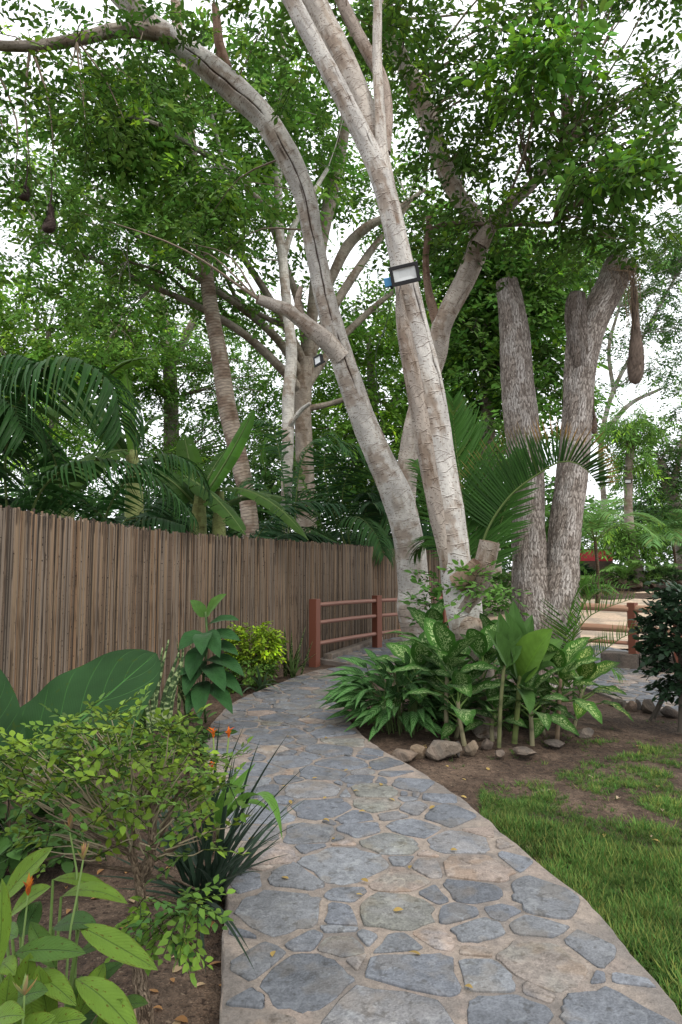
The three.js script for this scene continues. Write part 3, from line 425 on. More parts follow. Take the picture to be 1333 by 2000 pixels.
// --- the taller twin-stemmed pale tree in the bed
const treeB = thing('floodlit_tree', 'tall pale smooth-barked tree with split bark carrying the floodlight, in the leafy bed', 'tree', G(925, 1405));
limb(treeB, 'trunk', [[938, 1440, 56.8], [930, 1360, 51.6], [920, 1290, 49.9], [908, 1225, 56.8], [897, 1160, 60.2], [888, 1090, 56.8], [877, 1000, 60.2], [861, 900, 58.5], [846, 800, 59.3], [828, 710, 58.5], [810, 630, 51.6], [795, 560, 48.2], [780, 490, 46.4], [762, 410, 44.7], [744, 345, 44.7], [718, 285, 39.6], [684, 218, 37.8], [648, 148, 37.0], [610, 76, 36.1], [572, 4, 35.3], [540, -60, 34.4], [490, -180, 29.2]], 7.1, 6.7, 'pale', { flare: .08, crack: [{ t0: .36, t1: .54, o0: .75, o1: .3, hw: .010, depth: .025, col: [.10, .065, .045] }, { t0: .50, t1: .62, o0: .35, o1: .3, hw: .06, depth: .02, col: [.26, .165, .105] }, { t0: .66, t1: .8, o0: .1, o1: .5, hw: .007, depth: .018 }], bumps: [{ t: .15, a: .9, h: .07, w: .7, l: .035 }, { t: .2, a: .3, h: .03, w: .6, l: .03 }, { t: .12, a: -.6, h: .03, w: .5, l: .04 }] });
limb(treeB, 'stem', [[884, 1150, 24], [872, 1080, 32], [855, 1000, 36], [837, 900, 37], [820, 805, 37], [804, 720, 35], [790, 650, 30], [782, 600, 20], [778, 560, 8]], 6.98, 6.76, 'pale', { tint: [.52, .47, .43], label: 'brown weathered stem fused to the pale trunk' });
limb(treeB, 'branch', [[752, 365, 44], [738, 305, 46], [722, 245, 48], [698, 180, 48], [668, 110, 48], [636, 46, 47], [610, -10, 46], [570, -90, 40]], 6.95, 7.2, 'pale', { tint: [.82, .77, .73] });
limb(treeB, 'branch', [[750, 345, 26], [746, 290, 25], [741, 200, 22], [737, 100, 20], [738, 0, 18], [736, -90, 14]], 6.8, 6.9, 'pale', { tint: [.86, .83, .8] });
limb(treeB, 'branch', [[752, 300, 24], [756, 220, 24], [744, 150, 26], [712, 90, 26], [680, 30, 27], [655, -30, 24]], 7.05, 7.4, 'palebrown', { tint: [.66, .57, .52] });
limb(treeB, 'branch', [[905, 1190, 44], [922, 1160, 44], [940, 1125, 42], [950, 1090, 40], [957, 1058, 40]], 6.95, 6.85, 'palebrown', { tint: [.42, .375, .335], cut: [.33, .27, .21], label: 'short sawn-off branch stump with vine leaves' });
limb(treeB, 'branch', [[893, 1140, 40], [915, 1120, 34], [932, 1098, 22]], 6.85, 6.7, 'dark', { tint: [.36, .27, .2], cut: [.2, .13, .09] });
limb(treeB, 'root', [[915, 1215, 60], [932, 1280, 56], [945, 1350, 50], [952, 1430, 56], [956, 1460, 60]], 7.0, 6.3, 'palebrown', { tint: [.6, .53, .47] });
// --- grey double trunk
const treeC = thing('grey_twin_tree', 'grey rough-barked tree with two sawn-off upright stems, hung with a woven nest', 'tree', G(1075, 1325));
limb(treeC, 'trunk', [[1062, 1345, 150], [1058, 1280, 96], [1045, 1200, 84], [1036, 1100, 68], [1032, 1000, 62], [1030, 920, 62], [1020, 830, 66], [1010, 740, 64], [1006, 660, 60], [998, 600, 52], [990, 548, 42]], 9.6, 9.5, 'grey', { cut: [.40, .31, .23], dome: .02, bumps: [{ t: .57, a: -1.3, h: .06, w: .4, l: .03 }, { t: .93, a: 0, h: .01, w: 1, l: .02 }] });
limb(treeC, 'trunk', [[1080, 1345, 150], [1088, 1270, 92], [1092, 1190, 78], [1098, 1100, 64], [1106, 1020, 62], [1118, 920, 60], [1127, 820, 56], [1133, 730, 60], [1142, 670, 66], [1165, 610, 60], [1192, 558, 58], [1213, 516, 62]], 9.45, 9.5, 'grey', { cut: [.36, .27, .2], dome: .05, tint: [1.3, 1.31, 1.32], bumps: [{ t: .78, a: -1.2, h: .05, w: .4, l: .015 }] });
limb(treeC, 'stub', [[1136, 720, 40], [1130, 670, 44], [1126, 625, 44], [1126, 588, 40], [1128, 572, 30]], 9.4, 9.35, 'grey', { dome: .3, tint: [.9, .88, .87], cut: [.3, .24, .2] });
limb(treeC, 'root', [[1070, 1200, 60], [1078, 1270, 70], [1072, 1340, 90]], 9.62, 9.25, 'grey', { tint: [.85, .8, .77] });
// --- coconut trunk, thin pale tree and the spreading tree beyond the fence
const coco = thing('palm_trunk', 'slender ringed palm trunk leaning beyond the stick fence', 'palm', D(487, 1105, 17).setY(0));
limb(coco, 'trunk', [[498, 1130, 34], [484, 980, 33], [466, 890, 35], [445, 800, 36], [430, 700, 33], [414, 610, 30], [400, 510, 28], [386, 400, 27], [374, 300, 25], [364, 200, 24], [352, 100, 22], [343, 0, 21], [334, -140, 20]], 17, 17, 'coco');
const treeD = thing('thin_pale_tree', 'thin white-barked tree standing behind the fence among palms', 'tree', D(558, 1120, 15.5).setY(0));
limb(treeD, 'trunk', [[556, 1130, 24], [560, 960, 22], [563, 850, 24], [564, 770, 25], [570, 690, 23], [562, 610, 20], [553, 510, 20], [545, 430, 18], [544, 350, 16], [549, 210, 14], [553, 100, 12], [556, -20, 11], [560, -150, 8]], 15.5, 15.5, 'thin');
limb(treeD, 'branch', [[566, 830, 10], [590, 800, 9], [606, 788, 7]], 15.4, 15, 'thin'); limb(treeD, 'branch', [[555, 500, 14], [575, 440, 12], [610, 380, 10], [640, 330, 8]], 15.5, 15.6, 'thin');
limb(treeD, 'branch', [[548, 420, 12], [500, 385, 13], [445, 330, 13], [384, 290, 12], [315, 246, 10], [262, 205, 7], [215, 170, 5]], 15.4, 13, 'thin', { tint: [.6, .58, .54] }); limb(treeD, 'branch', [[310, 244, 9], [262, 230, 8], [205, 236, 6], [150, 250, 4]], 13.4, 13, 'thin', { tint: [.55, .53, .5] }); limb(treeD, 'branch', [[440, 330, 9], [425, 270, 8], [415, 225, 6]], 14.2, 14, 'thin');
const treeE = thing('spreading_tree', 'spreading grey tree fanning long bare branches behind the leaning trunk', 'tree', D(600, 1110, 19).setY(0));
limb(treeE, 'trunk', [[602, 1120, 46], [598, 980, 38], [594, 860, 34], [592, 770, 34], [600, 700, 30]], 19, 19, 'palebrown', { tint: [.5, .45, .4] });
for (const [pts, d1] of [
  [[[594, 770, 20], [545, 715, 18], [480, 655, 16], [400, 605, 14], [300, 560, 11], [180, 505, 8], [90, 470, 5]], 16],
  [[[594, 740, 20], [540, 660, 17], [470, 600, 14], [380, 540, 11], [290, 480, 8], [220, 420, 5]], 17], [[[600, 720, 20], [560, 640, 17], [500, 540, 14], [450, 470, 11], [400, 420, 7]], 18],
  [[[600, 710, 20], [590, 620, 17], [560, 520, 13], [530, 440, 10], [500, 350, 7]], 19], [[[602, 700, 24], [612, 600, 24], [628, 470, 27], [648, 380, 27], [668, 280, 25], [685, 160, 21], [694, 40, 17]], 17],
  [[[604, 700, 22], [640, 620, 20], [690, 540, 17], [740, 470, 14], [800, 400, 9]], 19], [[[640, 560, 18], [680, 480, 22], [715, 445, 20], [760, 420, 14], [830, 370, 8]], 18], [[[596, 760, 18], [650, 680, 15], [720, 610, 13], [780, 560, 9]], 20],
  [[[590, 800, 14], [640, 790, 11], [700, 770, 8]], 19], [[[470, 600, 9], [430, 520, 7], [390, 460, 5]], 17], [[[400, 605, 9], [330, 540, 7], [250, 510, 5]], 16], [[[560, 640, 12], [500, 610, 10], [420, 560, 8], [350, 520, 5]], 18],
]) limb(treeE, 'branch', pts, 19, d1, 'thin', { tint: [.48, .44, .39] });
// --- trees further back: [base px, depth, trunk px list, blobs]
const bgTrees = [];
function bgTree(label, pts, d, branches, tint = [.5, .47, .43]) { const t = thing('background_tree', label, 'tree', D(pts[0][0], 1116, d).setY(0), undefined); limb(t, 'trunk', pts, d, d, 'thin', { tint }); for (const b of branches) limb(t, 'branch', b, d, d + (b[0][0] % 3 - 1) * 1.5, 'thin', { tint }); bgTrees.push(t); return t; }
const bg1 = bgTree('bright green bushy tree rising behind the feather palm and the fence', [[110, 1120, 30], [105, 900, 24], [100, 760, 18], [95, 640, 10]], 26, [[[105, 850, 14], [40, 740, 9], [-20, 650, 6]], [[105, 820, 14], [170, 720, 9], [230, 640, 6]]]);
const bg2 = bgTree('light green tree seen between the leaning trunk and the floodlit trunk', [[740, 1120, 34], [735, 900, 26], [728, 780, 20], [720, 660, 10]], 24, [[[735, 880, 14], [690, 760, 9], [660, 660, 6]], [[735, 850, 14], [790, 740, 9], [830, 640, 6]]]);
const bg3 = bgTree('dark leafy tree behind the grey twin-stemmed tree', [[960, 1120, 40], [955, 900, 30], [950, 700, 24], [960, 540, 14]], 16, [[[952, 760, 18], [1010, 620, 12], [1050, 520, 8]], [[952, 700, 16], [910, 560, 10], [880, 460, 6]]]);
const bg4 = bgTree('pale-branched open tree in front of white sky at the edge of the yard', [[1190, 1110, 12], [1180, 980, 11], [1175, 860, 10], [1200, 760, 9], [1260, 650, 7], [1320, 540, 5]], 34, [[[1176, 870, 9], [1120, 760, 8], [1080, 660, 7], [1060, 560, 5]], [[1178, 850, 12], [1230, 790, 9], [1290, 760, 6]], [[1200, 770, 9], [1190, 680, 7], [1210, 600, 5]]], [.75, .73, .7]);
const bg5 = bgTree('green tree with pale forked trunks at the side of the sandy yard', [[1345, 1120, 40], [1330, 1030, 30], [1310, 960, 24], [1290, 900, 14]], 30, [[[1330, 1030, 16], [1370, 940, 12], [1400, 850, 8]], [[1312, 965, 14], [1330, 880, 9], [1340, 820, 6]]], [.65, .6, .56]);
const bg6 = bgTree('tall fine-leaved tree behind the ringed palm trunk', [[330, 1120, 40], [335, 900, 32], [330, 700, 26], [300, 500, 18], [270, 320, 10]], 27, [[[333, 720, 18], [400, 580, 12], [460, 440, 7]], [[325, 640, 16], [240, 520, 10], [170, 420, 6]], [[330, 780, 14], [250, 700, 9], [190, 620, 5]]]);
// crowns
const DK = [.030, .072, .018], MD = [.042, .10, .022], LT = [.085, .18, .035], YG = [.13, .24, .04];
crown(treeA, [[60, 60, 8.2, 190, 120, 1.2, 103], [60, 240, 8.4, 130, 130, 1.2, 72], [190, 180, 8.3, 120, 110, 1, 59], [50, 420, 8.6, 100, 120, 1, 37], [330, 60, 8.5, 130, 80, 1, 53], [470, 30, 8.8, 140, 60, 1.2, 47], [120, -150, 8.5, 420, 110, 1.8, 51], [160, 330, 8.5, 90, 80, .9, 28], [420, 420, 9.6, 90, 120, .9, 59, .85], [450, 500, 9.8, 60, 60, .7, 19, .9],
  [880, 60, 9, 150, 110, 1.2, 158, .8], [1000, 170, 9, 180, 140, 1.3, 242, .85], [930, 300, 9.2, 150, 110, 1.2, 154, .9], [1080, 380, 8.6, 170, 90, 1.2, 177], [1230, 370, 8.2, 150, 110, 1.2, 154], [1250, 120, 8.4, 170, 150, 1.3, 214, .6], [1120, 40, 8.6, 180, 120, 1.4, 177, .65], [1180, 250, 8.4, 130, 90, 1.1, 103, .75], [960, 400, 9, 110, 60, .9, 70], [1130, 450, 8.7, 150, 40, .9, 56, .8], [1000, -160, 8.6, 420, 130, 2, 107, .8], [820, 420, 10.4, 90, 110, .9, 56, .8], [800, 230, 10.2, 80, 130, .9, 66, .8]], 'near', [.068, .145, .022], { seed: 21, mat: M.leaf, bright: .1, reach: 5, scale: 1.04 });
crown(treeA, [[1085, 110, 7.2, 90, 50, .4, 50, 1.5], [1010, 130, 7.4, 60, 50, .4, 28, 1.2], [1195, 330, 7.3, 80, 55, .4, 50, 1.15], [1300, 300, 7.2, 60, 50, .4, 30, 1.1]], 'nearbig', [.085, .20, .03], { seed: 31, flush: true, mat: M.leaf, bright: .2, per: 8, spread: .2, reach: 3.5 });
crown(treeB, [[640, 40, 7.6, 130, 70, 1.0, 58, .9], [700, -180, 7.2, 320, 120, 1.8, 173], [780, 80, 7.9, 70, 90, .8, 50, .8]], 'near', [.068, .145, .022], { seed: 23, bright: .08 });
crown(treeD, [[300, 300, 14, 130, 110, 1.5, 218], [420, 250, 15, 110, 120, 1.5, 199], [500, 160, 15.5, 110, 130, 1.5, 199, 1.1], [230, 200, 13.5, 110, 80, 1.2, 133], [600, 230, 16, 90, 150, 1.5, 172, 1.2], [430, 420, 14, 90, 80, 1.2, 133, .8], [330, 130, 14, 120, 80, 1.2, 139], [560, 420, 15.8, 70, 60, 1.2, 59]], 'far', [.115, .24, .04], { seed: 25, twig: [.4, .37, .33], per: 14, spread: .5, reach: 5 });
crown(treeE, [[120, 480, 16, 160, 80, 2, 202], [260, 420, 17, 140, 90, 2, 217, 1.1], [380, 400, 18, 120, 100, 2, 186], [500, 330, 19, 130, 120, 2, 217, 1.2], [680, 120, 17.5, 90, 120, 2, 170, 1.1], [690, 300, 19, 80, 110, 2, 155, 1.2], [790, 400, 19.5, 110, 80, 2, 155], [200, 620, 17, 150, 50, 2, 86], [440, 560, 18, 130, 70, 2, 93], [720, 560, 20, 110, 60, 2, 78], [540, 640, 19, 90, 60, 2, 46], [60, 330, 17, 90, 110, 2, 140], [840, 560, 20, 80, 90, 2, 117, 1.2]], 'far', [.125, .26, .045], { seed: 27, per: 12, spread: .6, reach: 6, twig: [.4, .37, .33] });
crown(bg1, [[90, 640, 26, 170, 90, 3, 728, 1.2], [200, 720, 26, 120, 80, 3, 364, 1.1], [-40, 700, 26, 120, 120, 3, 364], [260, 640, 27, 80, 70, 2.5, 210], [60, 830, 25, 170, 100, 3, 364, .8]], 'far', [.17, .33, .05], { seed: 41, scale: 1.25, per: 14, spread: .8 });
crown(bg2, [[720, 680, 24, 110, 80, 3, 405], [790, 760, 24, 110, 100, 3, 405], [680, 830, 24, 120, 90, 3, 368], [840, 640, 24, 80, 80, 2.5, 220], [760, 900, 23, 130, 80, 2.5, 318, .8], [640, 760, 25, 70, 110, 2.5, 196], [880, 860, 24, 110, 110, 2.5, 318]], 'far', [.16, .32, .045], { seed: 43, scale: 1.1, per: 14, spread: .75 });
crown(bg3, [[960, 540, 15.5, 90, 90, 1.6, 368], [1040, 560, 15.5, 80, 110, 1.6, 394], [930, 680, 16, 70, 100, 1.5, 315], [1040, 680, 15.5, 40, 110, 1.2, 210], [900, 480, 16, 80, 80, 1.5, 236], [1060, 790, 15.5, 28, 80, 1, 105], [960, 800, 16, 60, 100, 1.5, 210]], 'far', [.10, .225, .036], { seed: 45, per: 14, spread: .5 });
crown(bg4, [[1110, 530, 33, 110, 50, 3, 336], [1290, 560, 33, 90, 90, 3, 414], [1200, 640, 33, 60, 60, 2.5, 118], [1300, 680, 33, 60, 70, 2.5, 177], [1080, 640, 33, 40, 90, 2, 158], [1140, 800, 33, 60, 70, 2, 138], [1320, 470, 33, 80, 60, 2.5, 294], [1190, 480, 33, 90, 40, 2, 216]], 'far', [.075, .165, .04], { seed: 47, per: 9, spread: .7, twig: [.4, .37, .34] });
crown(bg5, [[1310, 880, 30, 80, 70, 3, 385], [1370, 800, 30, 90, 90, 3, 385], [1330, 1000, 29, 60, 70, 2, 192], [1400, 950, 30, 90, 120, 3, 385], [1290, 960, 30, 40, 60, 2, 158]], 'far', [.07, .15, .035], { seed: 49, per: 10, spread: .9 });
crown(bg6, [[280, 560, 27, 150, 90, 3, 175], [400, 640, 27, 130, 80, 3, 192], [300, 740, 26, 150, 80, 3, 262, 1.1], [460, 760, 26, 110, 90, 3, 228, 1.1], [560, 800, 26, 100, 90, 3, 192], [360, 860, 25, 160, 90, 3, 289, .9], [520, 920, 24, 130, 80, 2.5, 228, .8], [220, 340, 27, 120, 110, 3, 158], [640, 930, 24, 100, 90, 2.5, 201, .8], [180, 900, 25, 150, 100, 3, 219, .7]], 'fine', [.13, .27, .05], { seed: 51, scale: 1.35, per: 14, spread: .85 });
// ---------------------------------------------------------------- palms and bananas
// a feather frond along points; leaflets hang or spread
function frond(pts, o = {}) {
  const { n = 44, len = .5, w = .03, droop = .25, lift = .25, seed = 1, col = [.035, .085, .025], tipcol, fwd = .75, start = .16 } = o; const R = rng(seed), gb = new GB();
  const c = new THREE.CatmullRomCurve3(pts, false, 'centripetal'); c.arcLengthDivisions = 60; tube(gb, pts, pts.map((_, k) => lerp(o.r0 || .018, .003, k / (pts.length - 1))), { seg: 6, step: .12, free: true, color: o.rach || [.14, .2, .06], cap: 0 });
  const P = V(0, 0, 0), T = V(0, 0, 0), S = V(0, 0, 0), N = V(0, 0, 0); const up0 = o.up || V(0, 1, 0);
  for (let k = 0; k < n; k++) for (const sd of [-1, 1]) {
    const t = start + (1 - start) * (k + R.r(.2, .8)) / n; c.getPointAt(clamp(t), P); c.getTangentAt(clamp(t), T); S.crossVectors(T, up0); if (S.lengthSq() < .01) S.set(1, 0, 0); S.normalize(); N.crossVectors(S, T);
    const prof = pow(sin(PI * clamp(.12 + .83 * t)), .7), L = len * prof * R.r(.88, 1.1); const dir = S.clone().multiplyScalar(sd).addScaledVector(T, fwd * lerp(.75, 1.6, t)).addScaledVector(N, lift + R.r(-.08, .08)).normalize();
    const tip = P.clone().addScaledVector(dir, L); tip.y -= droop * L * R.r(.7, 1.3); const v = R.r(.75, 1.25), y = R() < .1 ? 1.5 : 1;
    leaf(gb, P, tip, w * R.r(.8, 1.15), { up: N.clone().addScaledVector(S, sd * .2), arch: droop * .45 + .03, prof: PROF.sword, nl: 4, nw: 1, cup: .18, col: tipcol ? tt => tt > tipcol[0] - .3 * (t > .7) ? tipcol[1] : [col[0] * v * y, col[1] * v, col[2] * v] : [col[0] * v * y, col[1] * v, col[2] * v] });
  }
  return gb;
}
function palm(name, label, base, fronds, o = {}, group) { const t = thing(name, label, 'palm', base, group); fronds.forEach(([pts, fo], k) => place('frond', frond(pts.map(q => q.isVector3 ? q : D(...q)), { seed: (o.seed || 1) * 31 + k, ...o, ...fo }), o.mat || M.leaf, t)); if (o.stems) o.stems.forEach(s => limb(t, 'stem', s.pts, s.d, s.d, 'thin', { tint: [.35, .36, .2] })); return t; }
// procedural round palm: n fronds from a point
function palmFan(base, h, n, L, seed, el0 = .9) { const R = rng(seed), out = []; for (let k = 0; k < n; k++) { const az = k / n * 2 * PI + R.r(-.3, .3), el = el0 + R.r(-.35, .3), l = L * R.r(.8, 1.15); const o = V(base.x, base.y + h, base.z), d0 = dirAE(az, el), p1 = o.clone().addScaledVector(d0, l * .4), p2 = p1.clone().addScaledVector(dirAE(az, el - .55), l * .35), p3 = p2.clone().addScaledVector(dirAE(az, el - 1.25), l * .35); out.push([[o, p1, p2, p3], {}]); } return out; }
const PG = [.022, .072, .014];
{ // dark feather palm hanging over the left end of the fence
  palm('feather_palm', 'dark feather palm drooping long hanging leaflets behind the fence', D(40, 1080, 9.5).setY(0), [
    [[[20, 1080, 9.6], [15, 860, 9.4], [70, 735, 9.2], [140, 705, 9.0], [215, 750, 8.8], [235, 840, 8.7]], { len: .95, droop: .95, lift: -.1, n: 46, w: .062, fwd: .4, start: .38 }],
    [[[10, 1080, 9.6], [-30, 860, 9.6], [-20, 740, 9.4], [40, 700, 9.2], [80, 715, 9]], { len: .95, droop: 1.0, lift: -.1, n: 40, w: .062, fwd: .4, start: .42 }],
    [[[0, 1090, 9.3], [-60, 900, 9.2], [-40, 790, 9], [10, 780, 8.8], [50, 850, 8.6]], { len: .85, droop: 1, lift: -.1, n: 36, w: .062, fwd: .4, start: .4 }],
    [[[40, 1090, 9.4], [80, 960, 9.2], [150, 905, 9], [250, 905, 8.9], [330, 960, 8.9], [375, 1010, 8.9]], { len: .62, droop: .75, lift: .0, n: 46, w: .05, fwd: .7, start: .2 }],
    [[[180, 1090, 10.4], [230, 960, 10.2], [310, 890, 10], [370, 905, 9.8], [405, 960, 9.8]], { len: .6, droop: .7, lift: 0, n: 40, w: .05, start: .25 }],
    [[[90, 1090, 9.9], [120, 980, 9.8], [100, 880, 9.6], [60, 830, 9.4], [0, 850, 9.2]], { len: .7, droop: .85, lift: 0, n: 40, w: .038, start: .3 }],
    [[[260, 1090, 10.2], [200, 1010, 10], [130, 960, 9.8], [60, 960, 9.5], [20, 1000, 9.4]], { len: .55, droop: .8, lift: 0, n: 40, w: .034, start: .2 }],
  ], { col: PG, seed: 3, r0: .022 });
  palm('feather_palm', 'dense dark palm whose fronds spill over the fence behind the railing', D(690, 1090, 16.5).setY(0), [
    [[[690, 1100, 16.6], [670, 960, 16.4], [700, 900, 16.2], [750, 960, 16], [762, 1030, 15.7]], {}], [[[680, 1100, 16.6], [650, 990, 16.3], [600, 960, 16], [560, 1000, 15.7], [545, 1050, 15.6]], {}], [[[690, 1100, 16.6], [640, 960, 16.4], [640, 880, 16.2], [690, 870, 16], [740, 910, 15.8]], {}],
    [[[690, 1100, 16.4], [680, 1020, 16], [700, 1010, 15.4], [735, 1045, 14.6], [750, 1085, 14.2]], { len: .7 }], [[[670, 1100, 16.4], [630, 1040, 16], [600, 1030, 15.5], [640, 1050, 15], [690, 1075, 14.4]], { len: .6 }], [[[700, 1100, 16.6], [720, 980, 16.6], [770, 900, 16.6], [830, 900, 16.4], [860, 960, 16.2]], {}], [[[660, 1100, 16.8], [600, 960, 16.8], [560, 870, 16.8], [530, 850, 16.6], [510, 890, 16.4]], { col: [.055, .14, .016] }],
  ], { col: [.026, .076, .018], len: 1.0, w: .05, n: 44, droop: .7, lift: .05, seed: 5, start: .25 });
  palm('feather_palm', 'grey-green palm frond clump beside the thin white-barked tree', D(590, 1090, 16).setY(0), [[[[570, 1100, 15], [556, 960, 15], [545, 880, 15], [530, 830, 14.8], [500, 820, 14.6]], {}], [[[575, 1100, 15], [580, 960, 15], [600, 880, 15], [640, 850, 15], [680, 880, 14.8]], {}], [[[570, 1100, 15], [540, 990, 15], [500, 940, 15], [460, 960, 14.8]], {}]], { col: [.045, .115, .036], len: .9, w: .045, n: 40, droop: .6, lift: .1, seed: 6, start: .3 });
  palm('feather_palm', 'dark bushy feather palm filling the gap between the banana plants', D(200, 1090, 11).setY(0), palmFan(D(200, 1090, 11.2).setY(0), 1.0, 11, 2.6, 71, 1.0), { col: [.022, .062, .02], len: .8, w: .05, n: 38, droop: .6, lift: 0, seed: 11, start: .2, r0: .02 });
  palm('feather_palm', 'dark bushy feather palm at the foot of the ringed palm trunk', D(470, 1090, 13.5).setY(0), palmFan(D(470, 1090, 13.5).setY(0), 1.1, 11, 2.5, 72, 1.0), { col: [.026, .07, .026], len: .8, w: .05, n: 38, droop: .6, lift: 0, seed: 12, start: .2, r0: .02 });
  palm('feather_palm', 'dark bushy feather palm behind the drooping one near the elephant ears', D(20, 1090, 11).setY(0), palmFan(D(20, 1090, 11).setY(0), 1.2, 11, 2.6, 73, 1.0), { col: [.022, .06, .02], len: .85, w: .055, n: 38, droop: .75, lift: -.05, seed: 13, start: .2, r0: .02 });
  palm('feather_palm', 'dark bushy feather palm behind the forked base of the leaning tree', D(760, 1090, 18).setY(0), palmFan(D(760, 1090, 18).setY(0), 1.3, 11, 2.9, 74, 1.0), { col: [.026, .07, .026], len: .9, w: .055, n: 38, droop: .6, lift: 0, seed: 14, start: .2, r0: .02 });
  // the palm between the trunks
  palm('fan_feather_palm', 'green palm with tall stiff fronds rising between the floodlit tree and the grey trunks', D(925, 1130, 8.3).setY(0), [
    [[[925, 1180, 8.3], [915, 1060, 8.3], [900, 940, 8.35], [888, 850, 8.4], [884, 780, 8.4]], { len: .8, fwd: 1.2, lift: .1, droop: .2, up: V(.2, .2, .95) }], [[[930, 1180, 8.3], [930, 1060, 8.35], [935, 950, 8.5], [920, 860, 8.6], [895, 800, 8.7]], { len: .8, fwd: 1.1, droop: .25, up: V(-.3, .2, .9) }],
    [[[930, 1150, 8.3], [948, 1045, 8.2], [998, 967, 8.05], [1059, 921, 7.9], [1094, 902, 7.8], [1126, 904, 7.75], [1154, 925, 7.7], [1172, 952, 7.65]], { len: .72, fwd: .45, droop: .02, lift: 1.9, n: 60, w: .034, col: [.028, .078, .014], tipcol: [.86, [.30, .17, .05]], start: .3 }],
    [[[940, 1180, 8.4], [960, 1080, 8.5], [985, 1000, 8.6], [1010, 930, 8.7], [1015, 880, 8.8]], { len: .5, fwd: 1.1, up: V(0, .3, .95) }], [[[925, 1180, 8.5], [890, 1080, 8.6], [860, 1000, 8.8], [830, 930, 9.0], [810, 900, 9.2]], { len: .6, fwd: 1.1, droop: .4 }], [[[925, 1180, 8.4], [915, 1090, 8.5], [935, 1000, 8.7], [970, 940, 8.9], [990, 900, 9]], { len: .6, fwd: 1 }], [[[930, 1190, 8.4], [900, 1100, 8.5], [870, 1060, 8.7], [840, 1050, 8.9], [815, 1080, 9]], { len: .5, fwd: .9, droop: .5 }],
  ], { col: [.042, .115, .018], len: .6, w: .034, n: 48, droop: .25, lift: .15, seed: 7, start: .2 });
  palm('small_palm', 'small bright feather palm spreading beside the grey trunk towards the wooden railing', G(1112, 1345), [
    [[[1108, 1340, 8.9], [1120, 1250, 8.8], [1150, 1205, 8.7], [1190, 1185, 8.6], [1240, 1168, 8.5]], { len: .42, lift: 1.1, droop: .0, n: 26, fwd: .6, tipcol: [.9, [.2, .14, .05]] }], [[[1108, 1340, 8.8], [1140, 1300, 8.6], [1180, 1270, 8.5], [1225, 1240, 8.4], [1272, 1228, 8.3]], { len: .34, lift: 1.0, droop: .05, n: 26, fwd: .6 }], [[[1108, 1340, 9], [1105, 1260, 9.1], [1115, 1190, 9.2], [1140, 1145, 9.3], [1180, 1135, 9.4]], { len: .5, lift: .9, droop: .1, n: 30 }],
    [[[1108, 1340, 9], [1120, 1240, 9.1], [1140, 1180, 9.2], [1180, 1150, 9.3], [1230, 1150, 9.4]], { len: .4, lift: .9, droop: .15, n: 28 }], [[[1110, 1340, 8.7], [1150, 1310, 8.4], [1185, 1300, 8.2], [1210, 1320, 8.1]], { len: .3, droop: .5, n: 26 }], [[[1105, 1340, 8.8], [1120, 1290, 8.6], [1150, 1255, 8.5], [1180, 1245, 8.4]], { len: .3, n: 26 }],
  ], { col: [.06, .16, .018], len: .36, w: .018, n: 30, seed: 9, start: .2, r0: .01 });
}
function bananaLeaf(base, tip, width, o = {}) { // torn blade: strips along a thick midrib
  const { up = V(0, 1, 0), arch = .2, seed = 1, col = [.045, .125, .016], tear = .5, cup = .25 } = o; const R = rng(seed), gb = new GB(), L = base.distanceTo(tip), C = base.clone().add(tip).multiplyScalar(.5).addScaledVector(up, arch * L); const cv = new THREE.QuadraticBezierCurve3(base, C, tip);
  const pts = [0, .25, .5, .75, 1].map(t => cv.getPoint(t)); tube(gb, pts, [.028, .024, .018, .012, .004], { seg: 6, step: .15, free: true, color: [.16, .24, .07], cap: 0 });
  const T = V(0, 0, 0), P = V(0, 0, 0); for (const sd of [-1, 1]) { let t = .07; while (t < .995) { const dt = R() < tear ? R.r(.02, .06) : R.r(.08, .2), t1 = min(1, t + dt), drop = R.r(0, .35) * (R() < tear ? 1 : .3), sh = R.r(.8, 1.2); let prev = null; const m = max(2, Math.ceil((t1 - t) / .03)); for (let j = 0; j <= m; j++) { const s = lerp(t, t1 - (R() < tear ? .006 : 0), j / m); cv.getPoint(s, P); cv.getTangent(s, T); const N = up.clone().addScaledVector(T, -up.dot(T)).normalize(), S = V(0, 0, 0).crossVectors(T, N); const w = width / 2 * pow(sin(PI * clamp(.06 + .92 * s)), .5) * (s > .9 ? (1.001 - s) * 8 + .2 : 1); const row = []; for (let q = 0; q <= 3; q++) { const f = q / 3; const p = P.clone().addScaledVector(S, sd * w * f).addScaledVector(N, cup * w * (f - f * f * 1.3) - drop * w * f * f).addScaledVector(T, .16 * w * f); row.push(gb.v(p, .5 + sd * f * .5, s * (o.vrep || 1), [col[0] * sh, col[1] * sh, col[2] * sh])); } if (prev) for (let q = 0; q < 3; q++) gb.q(prev[q], prev[q + 1], row[q + 1], row[q]); prev = row; } t = t1; } }
  return gb;
}
function banana(label, base, leaves, stems) { const t = thing('banana_plant', label, 'banana plant', base); for (const s of stems) limb(t, 'stem', s, s[0][3], s[0][3], 'thin', { tint: [.42, .5, .2] }); leaves.forEach(([b, e, w, o], k) => place('leaf', bananaLeaf(D(...b), D(...e), w, { seed: 50 + k * 7 + b[0], ...o }), M.banana, t)); return t; }
const FC = V(0, .5, .85).normalize();
